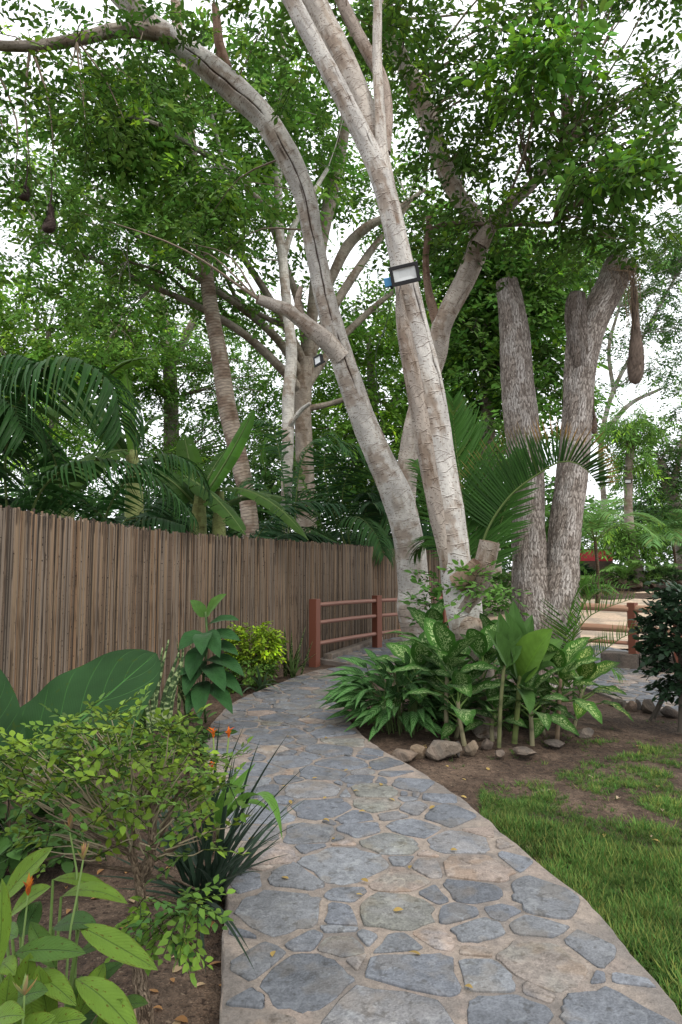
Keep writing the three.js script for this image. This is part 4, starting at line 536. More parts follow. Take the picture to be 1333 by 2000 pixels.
banana('banana plant with a bright upright leaf standing tall over the dark palm behind the fence', D(250, 1090, 12).setY(0), [
  [[262, 900, 12], [246, 725, 12], .38, { up: V(1, .1, .3).normalize(), arch: .03, col: [.13, .28, .03], tear: .1, cup: .6 }], [[200, 745, 12], [297, 700, 11.6], .55, { up: V(.1, 1, .3), arch: .22, col: [.07, .15, .016] }], [[255, 860, 12], [85, 800, 11], .6, { up: V(0, .8, .6), arch: .3, col: [.05, .11, .016] }], [[250, 880, 12], [130, 960, 11], .55, { up: V(0, .7, .7), arch: .3, col: [.055, .12, .016] }], [[260, 870, 12], [330, 810, 12], .5, { up: V(0, 1, .3), arch: .35, col: [.05, .12, .016] }],
  [[250, 900, 12], [120, 745, 12.5], .5, { up: V(.3, .6, .7), arch: .15, col: [.045, .1, .016] }]], [[[262, 1100, 40, 12], [262, 960, 34, 12], [258, 880, 22, 12]]]);
banana('banana plant with an upright paddle leaf and two arching leaves above the fence top', D(380, 1090, 10.8).setY(0), [
  [[395, 975, 10.8], [497, 797, 10.6], .36, { up: V(-.5, .3, .8).normalize(), arch: -.06, col: [.07, .19, .018], tear: .12, cup: .35 }], [[360, 930, 10.8], [480, 1045, 10], .46, { up: V(.3, 1, .3).normalize(), arch: .12, col: [.05, .12, .016] }], [[425, 955, 11], [603, 1055, 10.6], .42, { up: V(.1, 1, .35).normalize(), arch: .3, col: [.055, .125, .016] }], [[385, 980, 10.9], [360, 850, 11], .42, { up: V(.2, .3, .9), arch: .05, col: [.06, .14, .016] }], [[390, 975, 11], [440, 880, 11.4], .45, { up: V(-.3, .4, .8), arch: .1, col: [.05, .12, .016] }], [[440, 985, 11.2], [560, 975, 11], .4, { up: V(0, 1, .4), arch: .2, col: [.05, .11, .016] }], [[380, 985, 10.8], [300, 920, 10.8], .42, { up: V(0, .7, .7), arch: .25, col: [.04, .095, .016] }]], [[[388, 1110, 36, 10.8], [388, 1020, 32, 10.8], [392, 960, 20, 10.8]], [[430, 1110, 30, 11.2], [428, 1020, 26, 11.2], [430, 960, 16, 11.2]]]);
banana('banana plant with ragged leaves half hidden behind the feather palm', D(120, 1090, 11.5).setY(0), [[[130, 1000, 11.5], [40, 920, 10.8], .5, { up: V(0, .8, .6), arch: .3 }], [[135, 990, 11.5], [200, 900, 11.3], .5, { up: V(0, .8, .6), arch: .25 }], [[130, 990, 11.5], [90, 850, 11.8], .5, { up: V(.2, .4, .8), arch: .1 }], [[140, 1000, 11.3], [60, 1000, 10.6], .4, { up: V(0, .8, .6), arch: .4 }]], [[[132, 1100, 36, 11.5], [132, 990, 24, 11.5]]]);
// ---------------------------------------------------------------- the leafy bed round the trunks
function stalk(t, pts, r, c = [.2, .23, .1], name = 'stem') { place(name, tube(new GB(), pts, pts.map((_, k) => lerp(r, r * .75, k / (pts.length - 1))), { seg: 10, step: .03, color: c, col: (s, a) => { const k = .8 + .3 * (((s * 28) % 1) > .8 ? -.8 : .3) + .2 * n3(a, s * 9, r * 99); return [c[0] * k, c[1] * k, c[2] * k]; } }), M.flat, t); }
function dieff(px, py, h, n, seed, label, o = {}) { // cane with a head of speckled leaves
  const R = rng(seed), b = G(px, py, o.y ?? -.03), t = thing(o.name || 'dieffenbachia', label, 'plant', b, o.group); const lean = V(R.r(-.08, .08) + (o.lx || 0), 0, R.r(-.05, .05)); const top = b.clone().add(lean).setY(b.y + h);
  stalk(t, [b.clone().setY(b.y - .03), b.clone().lerp(top, .5).add(V(R.r(-.02, .02), 0, 0)), top], o.r || .022, o.cane || [.24, .22, .13]);
  for (let k = 0; k < n; k++) {
    const f = k / max(1, n - 1), az = k * 2.4 + R.r(-.3, .3) + seed, el = lerp(-.1, 1.15, f) + R.r(-.15, .15), pl = lerp(.16, .1, f) * (o.ps || 1), L = (o.L || .3) * R.r(.85, 1.15) * lerp(.9, 1, f), W = (o.W || .15) * R.r(.85, 1.1); const s = top.clone().setY(top.y - (1 - f) * h * (o.down || .42));
    const d = dirAE(az, el + .35), e = s.clone().addScaledVector(d, pl), d2 = dirAE(az, el - .35), tip = e.clone().addScaledVector(d2, L); const up = V(0, 1, 0).addScaledVector(dirAE(az, 0), -.25).add(V(R.r(-.3, .3), 0, R.r(.0, .35))).normalize();
    const lf = place('leaf', leaf(new GB(), e, tip, W, { up, arch: R.r(.12, .22), prof: PROF.ovate, nl: 10, nw: 3, cup: .12, wave: .1, ph: k, col: (tv => (o.tint || [.62, .7, .6]).map(x => x * tv))(R.r(.8, 1.2)) }), o.mat || M.dieff, t);
    place('petiole', tube(new GB(), [s, s.clone().lerp(e, .5).add(V(0, -.01, 0)), e.clone().addScaledVector(d2, .02)], [.011, .008, .005], { seg: 6, step: .04, color: [.12, .2, .05], free: true, cap: 0 }), M.flat, lf);
  }
  return t;
}
dieff(873, 1445, 0.63, 13, 2, 'speckled dumb cane on a grey cane right behind the big bed rock', { L: 0.46, W: 0.22, lx: -.02 });
dieff(835, 1425, 0.51, 13, 5, 'speckled dumb cane leaning over the feather-leaved clump', { L: 0.46, W: 0.22, lx: -.12, r: .018 });
dieff(908, 1452, 0.36, 10, 8, 'short dumb cane with one broad drooping speckled leaf between the rocks', { L: 0.41, W: 0.20 });
dieff(945, 1430, 0.60, 13, 11, 'speckled dumb cane in front of the curling root of the floodlit tree', { L: 0.41, W: 0.19 });
dieff(1040, 1450, 0.34, 11, 14, 'low speckled dumb cane with dull narrow leaves beside the ringed stalks', { L: 0.33, W: 0.15 });
dieff(1088, 1440, 0.51, 14, 17, 'leafy dumb cane with pale green blotched leaves at the foot of the grey trunks', { L: 0.44, W: 0.20, lx: .03, tint: [.75, .82, .6], cane: [.24, .17, .11] });
dieff(1120, 1420, 0.36, 13, 20, 'spreading dumb cane with yellowing leaf at the bare-soil side of the bed', { L: 0.41, W: 0.18, tint: [.75, .76, .48], lx: .06 });
dieff(980, 1415, 0.67, 12, 23, 'dumb cane with speckled leaves between the two tree trunks', { L: 0.41, W: 0.19 });
dieff(850, 1395, 0.76, 12, 26, 'tall speckled dumb cane against the leaning tree base', { L: 0.44, W: 0.20, lx: -.03 });
dieff(890, 1440, .2, 9, 31, 'low speckled dumb cane sprouting behind the round cream rock', { L: .26, W: .12, ps: .7 });
dieff(962, 1445, .22, 9, 34, 'low speckled dumb cane sprouting beside the brownish pointed rock', { L: .26, W: .12, ps: .7 });
dieff(1062, 1432, .25, 9, 37, 'low speckled dumb cane filling the foot of the grey trunks', { L: .28, W: .12, ps: .7 });
dieff(1010, 1425, .3, 10, 40, 'speckled dumb cane half hidden behind the ringed green stalks', { L: .3, W: .13 });
dieff(900, 1410, .35, 10, 43, 'speckled dumb cane close against the floodlit trunk', { L: .3, W: .13 });
dieff(925, 1425, .3, 9, 46, 'short speckled dumb cane between the tall cane and the tree root', { L: .3, W: .13 });
// the plain-leaved big plants on ringed stalks
{
  const t = thing('giant_leaf_plant', 'plain green plant with upright folded leaves on two ringed green stalks', 'plant', G(1005, 1455, -.03)); const b1 = G(975, 1460, -.03), b2 = G(1005, 1452, -.03);
  stalk(t, [b1, D(978, 1380, -b1.z), D(985, 1300, -b1.z)], .019, [.12, .13, .055]); stalk(t, [b2, D(1010, 1400, -b2.z), D(1016, 1320, -b2.z)], .026, [.12, .15, .045]);
  const d1 = -b1.z, d2 = -b2.z; const lv = [[[985, 1310, d1], [975, 1195, d1 - .05], .2, V(.4, .1, .9), -.04], [[1012, 1330, d2], [985, 1190, d2 - .1], .22, V(.6, .1, .8), .04], [[1014, 1330, d2], [1003, 1172, d2 + .1], .2, V(-.2, .1, 1), .03], [[1018, 1330, d2], [1080, 1228, d2 - .25], .3, V(-.3, .6, .7), .18, [.12, .24, .03]], [[1018, 1325, d2], [1040, 1200, d2 + .2], .2, V(-.6, .2, .7), .05], [[990, 1300, d1], [950, 1230, d1 - .1], .18, V(.3, .5, .8), .15], [[988, 1305, d1], [1000, 1205, d1 + .2], .2, V(0, .2, 1), .02], [[1020, 1345, d2], [1085, 1300, d2 - .3], .18, V(0, 1, .4), .25], [[1010, 1345, d2], [1035, 1395, d2 - .35], .14, V(.2, .6, .8), .3], [[1015, 1330, d2], [1100, 1250, d2 + .3], .24, V(-.2, .7, .6), .15, [.08, .17, .03]]];
  lv.forEach(([b, e, w, up, arch, col = [.06, .14, .028]], k) => place('leaf', leaf(new GB(), D(...b), D(...e), w, { up: up.normalize(), arch, prof: PROF.ovate, nl: 10, nw: 3, cup: .3, wave: .06, ph: k, col }), M.broad, t));
}
{ // low clump of narrow silver-feathered leaves
  const R = rng(91), C = G(780, 1425, -.05), t = thing('feather_leaf_clump', 'dense low clump of narrow silver-striped leaves at the bend of the path', 'plant', C);
  for (let k = 0; k < 280; k++) {
    const az = R.r(0, 2 * PI), rr = sqrt(R()) * .36, b = V(C.x + sin(az) * rr * 1.05, R.r(.0, .46) * (1 - rr * .7), C.z + cos(az) * rr * .9); const el = R.r(-.35, .95) * (1 - rr * .8) + .05, a2 = az + R.r(-.8, .8), L = R.r(.25, .36), d = dirAE(a2, el); const e = b.clone().addScaledVector(dirAE(a2, el + .5), .10 + .1 * (1 - rr)), tip = e.clone().addScaledVector(d, L); tip.y -= .07; if (tip.y < -.02) tip.y = R.r(0, .05);
    const up = V(0, 1, 0).addScaledVector(dirAE(a2, 0), -.2).add(V(R.r(-.4, .4), 0, R.r(.1, .7))).normalize(); const v = R.r(.75, 1.2);
    const lf = place('leaf', leaf(new GB(), e, tip, R.r(.062, .09), { up, arch: R.r(.1, .2), prof: PROF.lance, nl: 7, nw: 2, cup: .16, col: [v * .62, v * .72, v * .6] }), M.aglao, t);
    if (k < 60) place('petiole', tube(new GB(), [V(lerp(C.x, b.x, .7), -.06, lerp(C.z, b.z, .7)), b, e], [.007, .006, .004], { seg: 5, step: .08, color: [.1, .15, .05], free: true, cap: 0 }), M.flat, lf);
  }
}
// vine and small leafy fillers in the bed
function bushLeaves(name, label, C, r, n, geo, col, seed, o = {}) { const R = rng(seed), t = thing(name, label, o.cat || 'plant', C.clone(), o.group), items = [], tw = new GB(); for (let k = 0; k < n; k++) { let x, y, z; do { x = R.r(-1, 1); y = R.r(-1, 1); z = R.r(-1, 1); } while (x * x + y * y + z * z > 1); const q = pow(hypot(x, y, z), -.35) ; const p = V(C.x + x * r.x * q * .9, C.y + r.y + y * r.y * q * .9 + (o.lift || 0), C.z + z * r.z * q * .9); Eul.set(R.r(-.7, .6), Math.atan2(x, z) + R.r(-.8, .8), R.r(-.6, .6), 'YXZ'); const v = R.r(.65, 1.3) , br = R() < (o.bright || 0) ? 1.9 : 1; items.push({ p, q: new THREE.Quaternion().setFromEuler(Eul), s: R.r(.75, 1.2) * (o.scale || 1), c: [col[0] * v * br, col[1] * v * br, col[2] * v] }); if (k % (o.tk || 5) === 0 && o.twigs !== false) tube(tw, [V(C.x + R.r(-.04, .04), C.y, C.z), V(C.x + x * r.x * .4, C.y + r.y * .7 + (o.lift || 0), C.z + z * r.z * .4), p], [o.tr || .012, .007, .003], { seg: 5, step: .1, color: o.twig || [.2, .15, .1], free: true, cap: 0 }); } const gs = Array.isArray(geo) ? geo : [geo]; gs.forEach((g, k) => instanced('foliage', g, o.mat || M.leaf, items.filter((_, i) => i % gs.length === k), t)); if (tw.p.length) place('twigs', tw, M.twig, t, STUFF); return t; }
const SMALL = { vine: sprig(61, 7, .22, .085, .05, { bend: -.2, nl: 4 }), tiny: [62, 63].map(s => sprig(s, 9, .13, .036, .02, { bend: -.15, nl: 3, sw: .5, stem: [.3, .27, .14] })), round: [64, 65].map(s => sprig(s, 8, .22, .10, .07, { bend: -.25, nl: 4 })), gold: [66, 67].map(s => sprig(s, 9, .16, .06, .03, { bend: .1, nl: 3, sw: .8, stem: [.3, .3, .1] })) };
bushLeaves('climbing_vine', 'small bright climbing vine on the sawn-off stump of the floodlit tree', D(930, 1190, 6.65), V(.1, .22, .1), 22, SMALL.vine, [.10, .22, .035], 71, { twigs: false });
bushLeaves('climbing_vine', 'bright climbing vine between the two pale trunk bases', D(850, 1235, 7.6), V(.1, .4, .1), 40, SMALL.vine, [.075, .18, .03], 72, { twigs: false });
bushLeaves('climbing_vine', 'pale green leafy shoots between the stump and the grey trunk', D(985, 1230, 7.6), V(.1, .26, .1), 16, SMALL.vine, [.09, .20, .035], 73, { twigs: false });
bushLeaves('low_foliage', 'leafy undergrowth filling the bed under the dumb canes', G(930, 1410, -.05), V(.8, .16, .35), 150, SMALL.vine, [.055, .13, .025], 74, {});
// ---------------------------------------------------------------- planting bed left of the path
function strapClump(name, label, base, tips, w, col, o = {}) { const t = thing(name, label, 'plant', base, o.group), R = rng(o.seed || 5); tips.forEach((q, k) => { const tip = q.isVector3 ? q : D(...q); const b = base.clone().add(V(R.r(-1, 1) * (o.br || .06), 0, R.r(-1, 1) * (o.br || .06))); const v = R.r(.75, 1.3); const side = V(tip.x - b.x, 0, tip.z - b.z).normalize(); place('leaf', leaf(new GB(), b, tip, w * R.r(.8, 1.2), { up: V(-side.x * .4, 1, -side.z * .4 + .3).normalize(), arch: o.arch ?? R.r(.02, .12), prof: o.prof || PROF.sword, nl: 8, nw: 1, cup: o.cup ?? .25, col: [col[0] * v, col[1] * v, col[2] * v] }), o.mat || M.leaf, t); }); return t; }
{ // elephant ears
  const t = thing('elephant_ear', 'huge dark green elephant ear leaf propped in front of the stick fence', 'plant', G(150, 1560, -.12)); const up = V(-.28, .36, .9).normalize();
  const ear = place('leaf', leaf(new GB(), D(62, 1500, 3.75), D(306, 1276, 4.15), .66, { up, arch: .05, prof: t => t < .12 ? .62 + 2.9 * t : pow(max(0, 1 - pow((t - .12) / .88, 2.4)), .6), nl: 26, nw: 8, cup: .05, wave: .05, lobe: .18, col: [.045, .14, .035] }), M.big, t);
  place('petiole', tube(new GB(), [G(150, 1580, -.15), D(90, 1540, 3.72), D(66, 1498, 3.74)], [.02, .018, .012], { seg: 10, step: .08, color: [.1, .17, .05] }), M.flat, ear);
  const t2 = thing('elephant_ear', 'smaller upright dark elephant ear leaf beside the huge one', 'plant', G(-60, 1560, -.12));
  place('leaf', leaf(new GB(), D(-30, 1480, 3.6), D(-20, 1288, 3.8), .42, { up: V(.2, .35, .9).normalize(), arch: .12, prof: PROF.heart, nl: 16, nw: 6, cup: .08, wave: .05, lobe: .15, col: [.045, .14, .035] }), M.big, t2);
  place('petiole', tube(new GB(), [G(-60, 1580, -.15), D(-45, 1520, 3.55), D(-30, 1482, 3.58)], [.02, .018, .012], { seg: 10, step: .08, color: [.1, .17, .05] }), M.flat, t2);
}
{ // mottled upright rods
  const t = thing('snake_plant', 'mottled round snake plant rods standing against the fence beside the elephant ear', 'plant', G(315, 1420, -.12));
  for (const [x0, y0, x1, y1, w, d] of [[308, 1415, 350, 1275, 11, 5.3], [318, 1405, 359, 1282, 13, 5.2], [300, 1410, 303, 1290, 10, 5.4], [296, 1420, 330, 1250, 9, 5.6], [292, 1415, 290, 1320, 9, 5.3], [303, 1405, 318, 1265, 8, 5.7], [330, 1410, 352, 1310, 9, 5.5]]) place('rod', tube(new GB(), [D(x0, y0 + 12, d), D((x0 + x1) / 2 - 3, (y0 + y1) / 2, d), D(x1, y1, d)], [w, w * .92, w * .35].map(q => q / 2 * d / F), { seg: 12, step: .05, dome: .6, vs: 1.5, color: [.8, .85, .75] }), M.sans, t);
  const C = G(360, 1400, -.1); strapClump('sword_plant', 'dull striped snake plant blades rising against the fence behind the broad-leaved plant', C.clone(), [[345, 1245, 7.2], [362, 1230, 7.3], [350, 1290, 7], [375, 1240, 7.4], [335, 1300, 7]], .055, [.8, .85, .7], { mat: M.sans, cup: .3, arch: .02 });
}
{ // broad-leaved blue-green plant
  const d = 6.5, b = G(402, 1410, -.1), t = thing('broad_leaf_plant', 'tall broad-leaved blue-green plant with one pale top leaf by the fence', 'plant', b); stalk(t, [b, D(398, 1330, d), D(405, 1250, d), D(402, 1195, d)], .014, [.12, .2, .07]);
  const lv = [[[404, 1205, d], [443, 1160, d - .1], .13, V(-.5, .6, .7), .15, [.10, .21, .04]], [[400, 1205, d], [372, 1172, d - .05], .12, V(.4, .6, .7), .1, [.08, .18, .035]], [[405, 1222, d], [468, 1212, d - .15], .12, V(0, 1, .5), .2], [[403, 1240, d], [350, 1270, d - .25], .17, V(0, .9, .6), .25], [[405, 1245, d], [470, 1252, d - .2], .14, V(0, .9, .6), .25], [[403, 1235, d], [430, 1285, d - .4], .15, V(0, .7, .8), .3], [[400, 1260, d], [372, 1330, d - .35], .17, V(-.2, .6, .8), .25], [[403, 1265, d], [466, 1280, d - .2], .15, V(.1, .9, .5), .25], [[402, 1290, d], [478, 1322, d - .25], .15, V(.1, .9, .5), .3], [[400, 1290, d], [362, 1360, d - .35], .16, V(-.2, .6, .8), .25], [[402, 1300, d], [440, 1352, d - .45], .16, V(.1, .7, .7), .3], [[400, 1320, d], [475, 1360, d - .3], .15, V(.1, .9, .5), .3], [[398, 1320, d], [350, 1320, d - .3], .15, V(0, .9, .5), .25], [[400, 1330, d], [390, 1405, d - .5], .15, V(0, .6, .8), .3], [[402, 1340, d], [455, 1395, d - .45], .14, V(.1, .8, .6), .3], [[402, 1240, d], [395, 1280, d - .5], .15, V(0, .6, .8), .35], [[400, 1345, d], [365, 1395, d - .4], .13, V(0, .7, .7), .3]];
  lv.forEach(([b0, e, w, up, arch, col = [.034, .11, .03]], k) => place('leaf', leaf(new GB(), D(...b0), D(...e), w * 1.15, { up: up.normalize(), arch, prof: PROF.ovate, nl: 9, nw: 3, cup: .14, wave: .06, ph: k, col }), M.broad, t));
}
bushLeaves('golden_shrub', 'rounded yellow-green shrub beside the broad-leaved plant at the fence', G(492, 1338, -.08), V(.34, .36, .28), 400, SMALL.gold, [.19, .31, .02], 81, { cat: 'shrub', lift: .12, bright: .25 });
bushLeaves('golden_shrub_skirt', 'green leafy lower growth under the rounded yellow-green shrub', G(480, 1345, -.08), V(.34, .2, .26), 130, SMALL.gold, [.08, .17, .025], 82, { cat: 'shrub' });
strapClump('sword_plant', 'striped snake plant blades beside the foot of the railing post', G(572, 1320, -.07), [[556, 1222, 9.6], [570, 1232, 9.5], [598, 1222, 9.8], [612, 1250, 9.7], [545, 1262, 9.4], [585, 1262, 9.3], [560, 1275, 9.3], [620, 1275, 9.6], [540, 1290, 9.2], [600, 1290, 9.3]], .05, [1.1, 1.15, .9], { mat: M.sans, br: .14, seed: 8 });
strapClump('strap_leaf_plant', 'short grey-green strap leaves at the path edge below the yellow-green shrub', G(508, 1352, -.08), [[455, 1340, 8.2], [540, 1330, 8], [545, 1350, 7.8], [470, 1360, 7.8], [500, 1300, 8.2], [525, 1312, 8.2], [480, 1320, 8.1], [560, 1342, 8]], .035, [.06, .11, .05], { seed: 9, arch: .15 });
strapClump('strap_leaf_plant', 'small bright strap leaves at the foot of the first railing post', G(578, 1328, -.07), [[565, 1268, 9], [590, 1275, 9], [575, 1285, 8.9], [600, 1300, 8.9], [555, 1300, 8.9]], .03, [.12, .2, .06], { seed: 19 });
{ // golden shrub with a bare woody stem, foreground
  const d = 2.45, b = G(283, 2010, -.13), t = thing('woody_shrub', 'open shrub with bare woody branches and yellow-green leaves above the lime-green plant', 'shrub', b); const W = [.95, .8, .62];
  const limbS = (pts, w, dd = d) => { const P = pts.map(q => D(q[0], q[1], q[2] ?? dd)); place('branch', tube(new GB(), P, w.map(q => q / 2 * dd / F), { seg: 12, step: .015, us: 1, vs: 4, v0: w[0], disp: (s, a) => .004 * n3(cos(a), sin(a) * 1.2, s * 14 + w[0]) * min(1, w[0] / 18) + .0012 * n3(a * 4, s * 60, 2), col: (s, a) => { const k = .8 + .5 * n3(a, s * 22, w[0]); return [W[0] * k, W[1] * k, W[2] * k]; }, cap: 2 }), M.grey, t); };
  limbS([[285, 2040], [283, 1975], [272, 1900], [268, 1840], [276, 1770], [272, 1715], [266, 1690]], [34, 30, 25, 20, 20, 22, 20]);
  limbS([[276, 1722], [292, 1690], [298, 1620], [300, 1560], [304, 1510], [298, 1460]], [18, 18, 15, 12, 9, 5]); limbS([[268, 1705], [258, 1660], [262, 1610], [240, 1560], [215, 1500], [190, 1430]], [16, 13, 10, 8, 6, 4]); limbS([[280, 1690], [310, 1640], [345, 1560], [370, 1500], [385, 1440]], [11, 10, 9, 6, 4]);
  limbS([[266, 1672], [200, 1640], [140, 1612], [80, 1600], [20, 1560]], [11, 9, 7, 5, 3]); limbS([[262, 1700], [190, 1690], [130, 1670], [60, 1690]], [8, 6, 5, 3]); limbS([[290, 1712], [340, 1718], [390, 1740]], [8, 5, 3]); limbS([[285, 1690], [350, 1650], [420, 1580]], [8, 6, 3]); limbS([[262, 1650], [180, 1590], [100, 1540], [30, 1500]], [8, 6, 5, 3]); limbS([[300, 1560], [250, 1510], [180, 1490], [110, 1440]], [7, 5, 4, 3]);
  const R = rng(33), items = [], tw = new GB();
  for (let k = 0; k < 350; k++) {
    let x, y; do { x = R.r(-1, 1); y = R.r(-1, 1); } while (x * x + y * y > 1); const top = R() < .82; const px = top ? 215 + x * 235 : 235 + x * 220, py = top ? 1508 + y * 82 - 26 * cos(x * 2.2) : 1610 + y * 90; const dd = d + R.r(-.32, .32) * sqrt(max(.1, 1 - x * x)); const p = D(px, py, dd); Eul.set(R.r(-.9, .5), R.r(0, 6.3), R.r(-.5, .5), 'YXZ'); const v = R.r(.7, 1.25), yg = clamp(.45 + R.r(-.5, .55)); items.push({ p, q: new THREE.Quaternion().setFromEuler(Eul), s: R.r(.72, 1.15), c: [lerp(.05, .17, yg) * v, lerp(.12, .26, yg) * v, .022 * v] });
    if (k % 2 === 0) { const o = D(lerp(px, 270, .55), lerp(py, 1680, .5), lerp(dd, d, .6)); tube(tw, [o, o.clone().lerp(p, .5).add(V(R.r(-.03, .03), R.r(-.02, .03), R.r(-.03, .03))), p], [.0035, .0026, .0015], { seg: 4, step: .05, color: [.27, .23, .15], free: true, cap: 0 }); }
  }
  for (let k = 0; k < 40; k++) { const px = R.r(265, 400), py = 1745 + R.r(0, 95) * (1 - abs(px - 340) / 140), dd = 2.3 + R.r(-.1, .1); Eul.set(R.r(-.3, .9), R.r(0, 6.3), R.r(-.5, .5), 'YXZ'); const v = R.r(.8, 1.2), yg = R(); items.push({ p: D(px, py, dd), q: new THREE.Quaternion().setFromEuler(Eul), s: 1, c: [lerp(.05, .15, yg) * v, lerp(.13, .26, yg) * v, .03 * v] }); }
  limbS([[272, 1770, 2.42], [300, 1765, 2.36], [340, 1760, 2.32], [385, 1790, 2.3]], [7, 5, 4, 2], 2.35); limbS([[270, 1790, 2.42], [300, 1800, 2.36], [350, 1830, 2.3]], [6, 4, 2], 2.35);
  SMALL.tiny.forEach((g, k) => instanced('foliage', g, M.soft, items.filter((_, i) => i % 2 === k), t)); place('twigs', tw, M.twig, t, STUFF);
}
{ // dark sword-leaved clump at the path edge
  const R = rng(44), b = G(398, 1770, -.12), tips = [[608, 1488, 2.7], [567, 1428, 2.9], [510, 1440, 2.9], [478, 1415, 3.0], [430, 1402, 2.9], [455, 1480, 2.8], [552, 1640, 2.6], [548, 1572, 2.6], [520, 1555, 2.8], [515, 1702, 2.5], [500, 1580, 2.9], [600, 1602, 2.5], [500, 1900, 2.25], [490, 1860, 2.3], [403, 1905, 2.3], [540, 1640, 2.5], [350, 1500, 3.2], [380, 1450, 3.1], [330, 1560, 3.1]]; for (let k = 0; k < 46; k++) { const az = R.r(-2.6, 2.9); tips.push(b.clone().addScaledVector(dirAE(az, R.r(.45, 1.3)), R.r(.45, .75))); }
  strapClump('sword_leaf_clump', 'spiky clump of dark narrow sword leaves overhanging the path edge', b, tips, .024, [.022, .045, .026], { br: .07, seed: 6, mat: M.gloss, cup: .35, arch: .08 });
}
{ // bright arching leaves with orange flowers behind the clump
  const b = G(425, 1640, -.12), d = 3.25, t = thing('orange_flower_plant', 'bright green arching plant with small orange torch flowers behind the dark sword leaves', 'plant', b);
  [[[440, 1600, d], [552, 1640, d - .5], .075, V(.3, 1, .3), .55], [[440, 1590, d], [530, 1585, d - .2], .06, V(.2, 1, .3), .3], [[430, 1600, d], [500, 1490, d], .07, V(-.5, .5, .7), .1], [[430, 1610, d], [440, 1540, d - .2], .07, V(0, .3, .9), .1], [[425, 1600, d], [470, 1500, d + .1], .06, V(-.5, .5, .7), .1], [[420, 1610, d], [395, 1500, d + .1], .07, V(.4, .4, .8), .1]].forEach(([b0, e, w, up, arch], k) => place('leaf', leaf(new GB(), D(...b0), D(...e), w, { up: up.normalize(), arch, prof: PROF.lance, nl: 10, nw: 2, cup: .2, col: [.11, .25, .035] }), M.broad, t));
  for (const [x, y, dd] of [[447, 1428, 3.3], [417, 1428, 3.35], [414, 1492, 3.2]]) { place('flower_stem', tube(new GB(), [b.clone(), D((x + 428) / 2, (y + 1640) / 2, dd), D(x, y + 14, dd)], [.006, .005, .004], { seg: 6, step: .1, color: [.16, .22, .06], free: true }), M.flat, t); const R = rng(x), gb = new GB(), c = D(x, y + 14, dd); for (let k = 0; k < 8; k++) { const az = k * 2.4, e = c.clone().addScaledVector(dirAE(az, R.r(.9, 1.45)), R.r(.035, .06)); leaf(gb, c.clone().add(V(0, k * .004, 0)), e, .015, { up: dirAE(az + PI, .3), arch: .15, prof: PROF.lance, nl: 4, nw: 1, cup: .4, col: [.62, R.r(.10, .2), .02] }); } place('flower', gb, M.soft, t); }
}
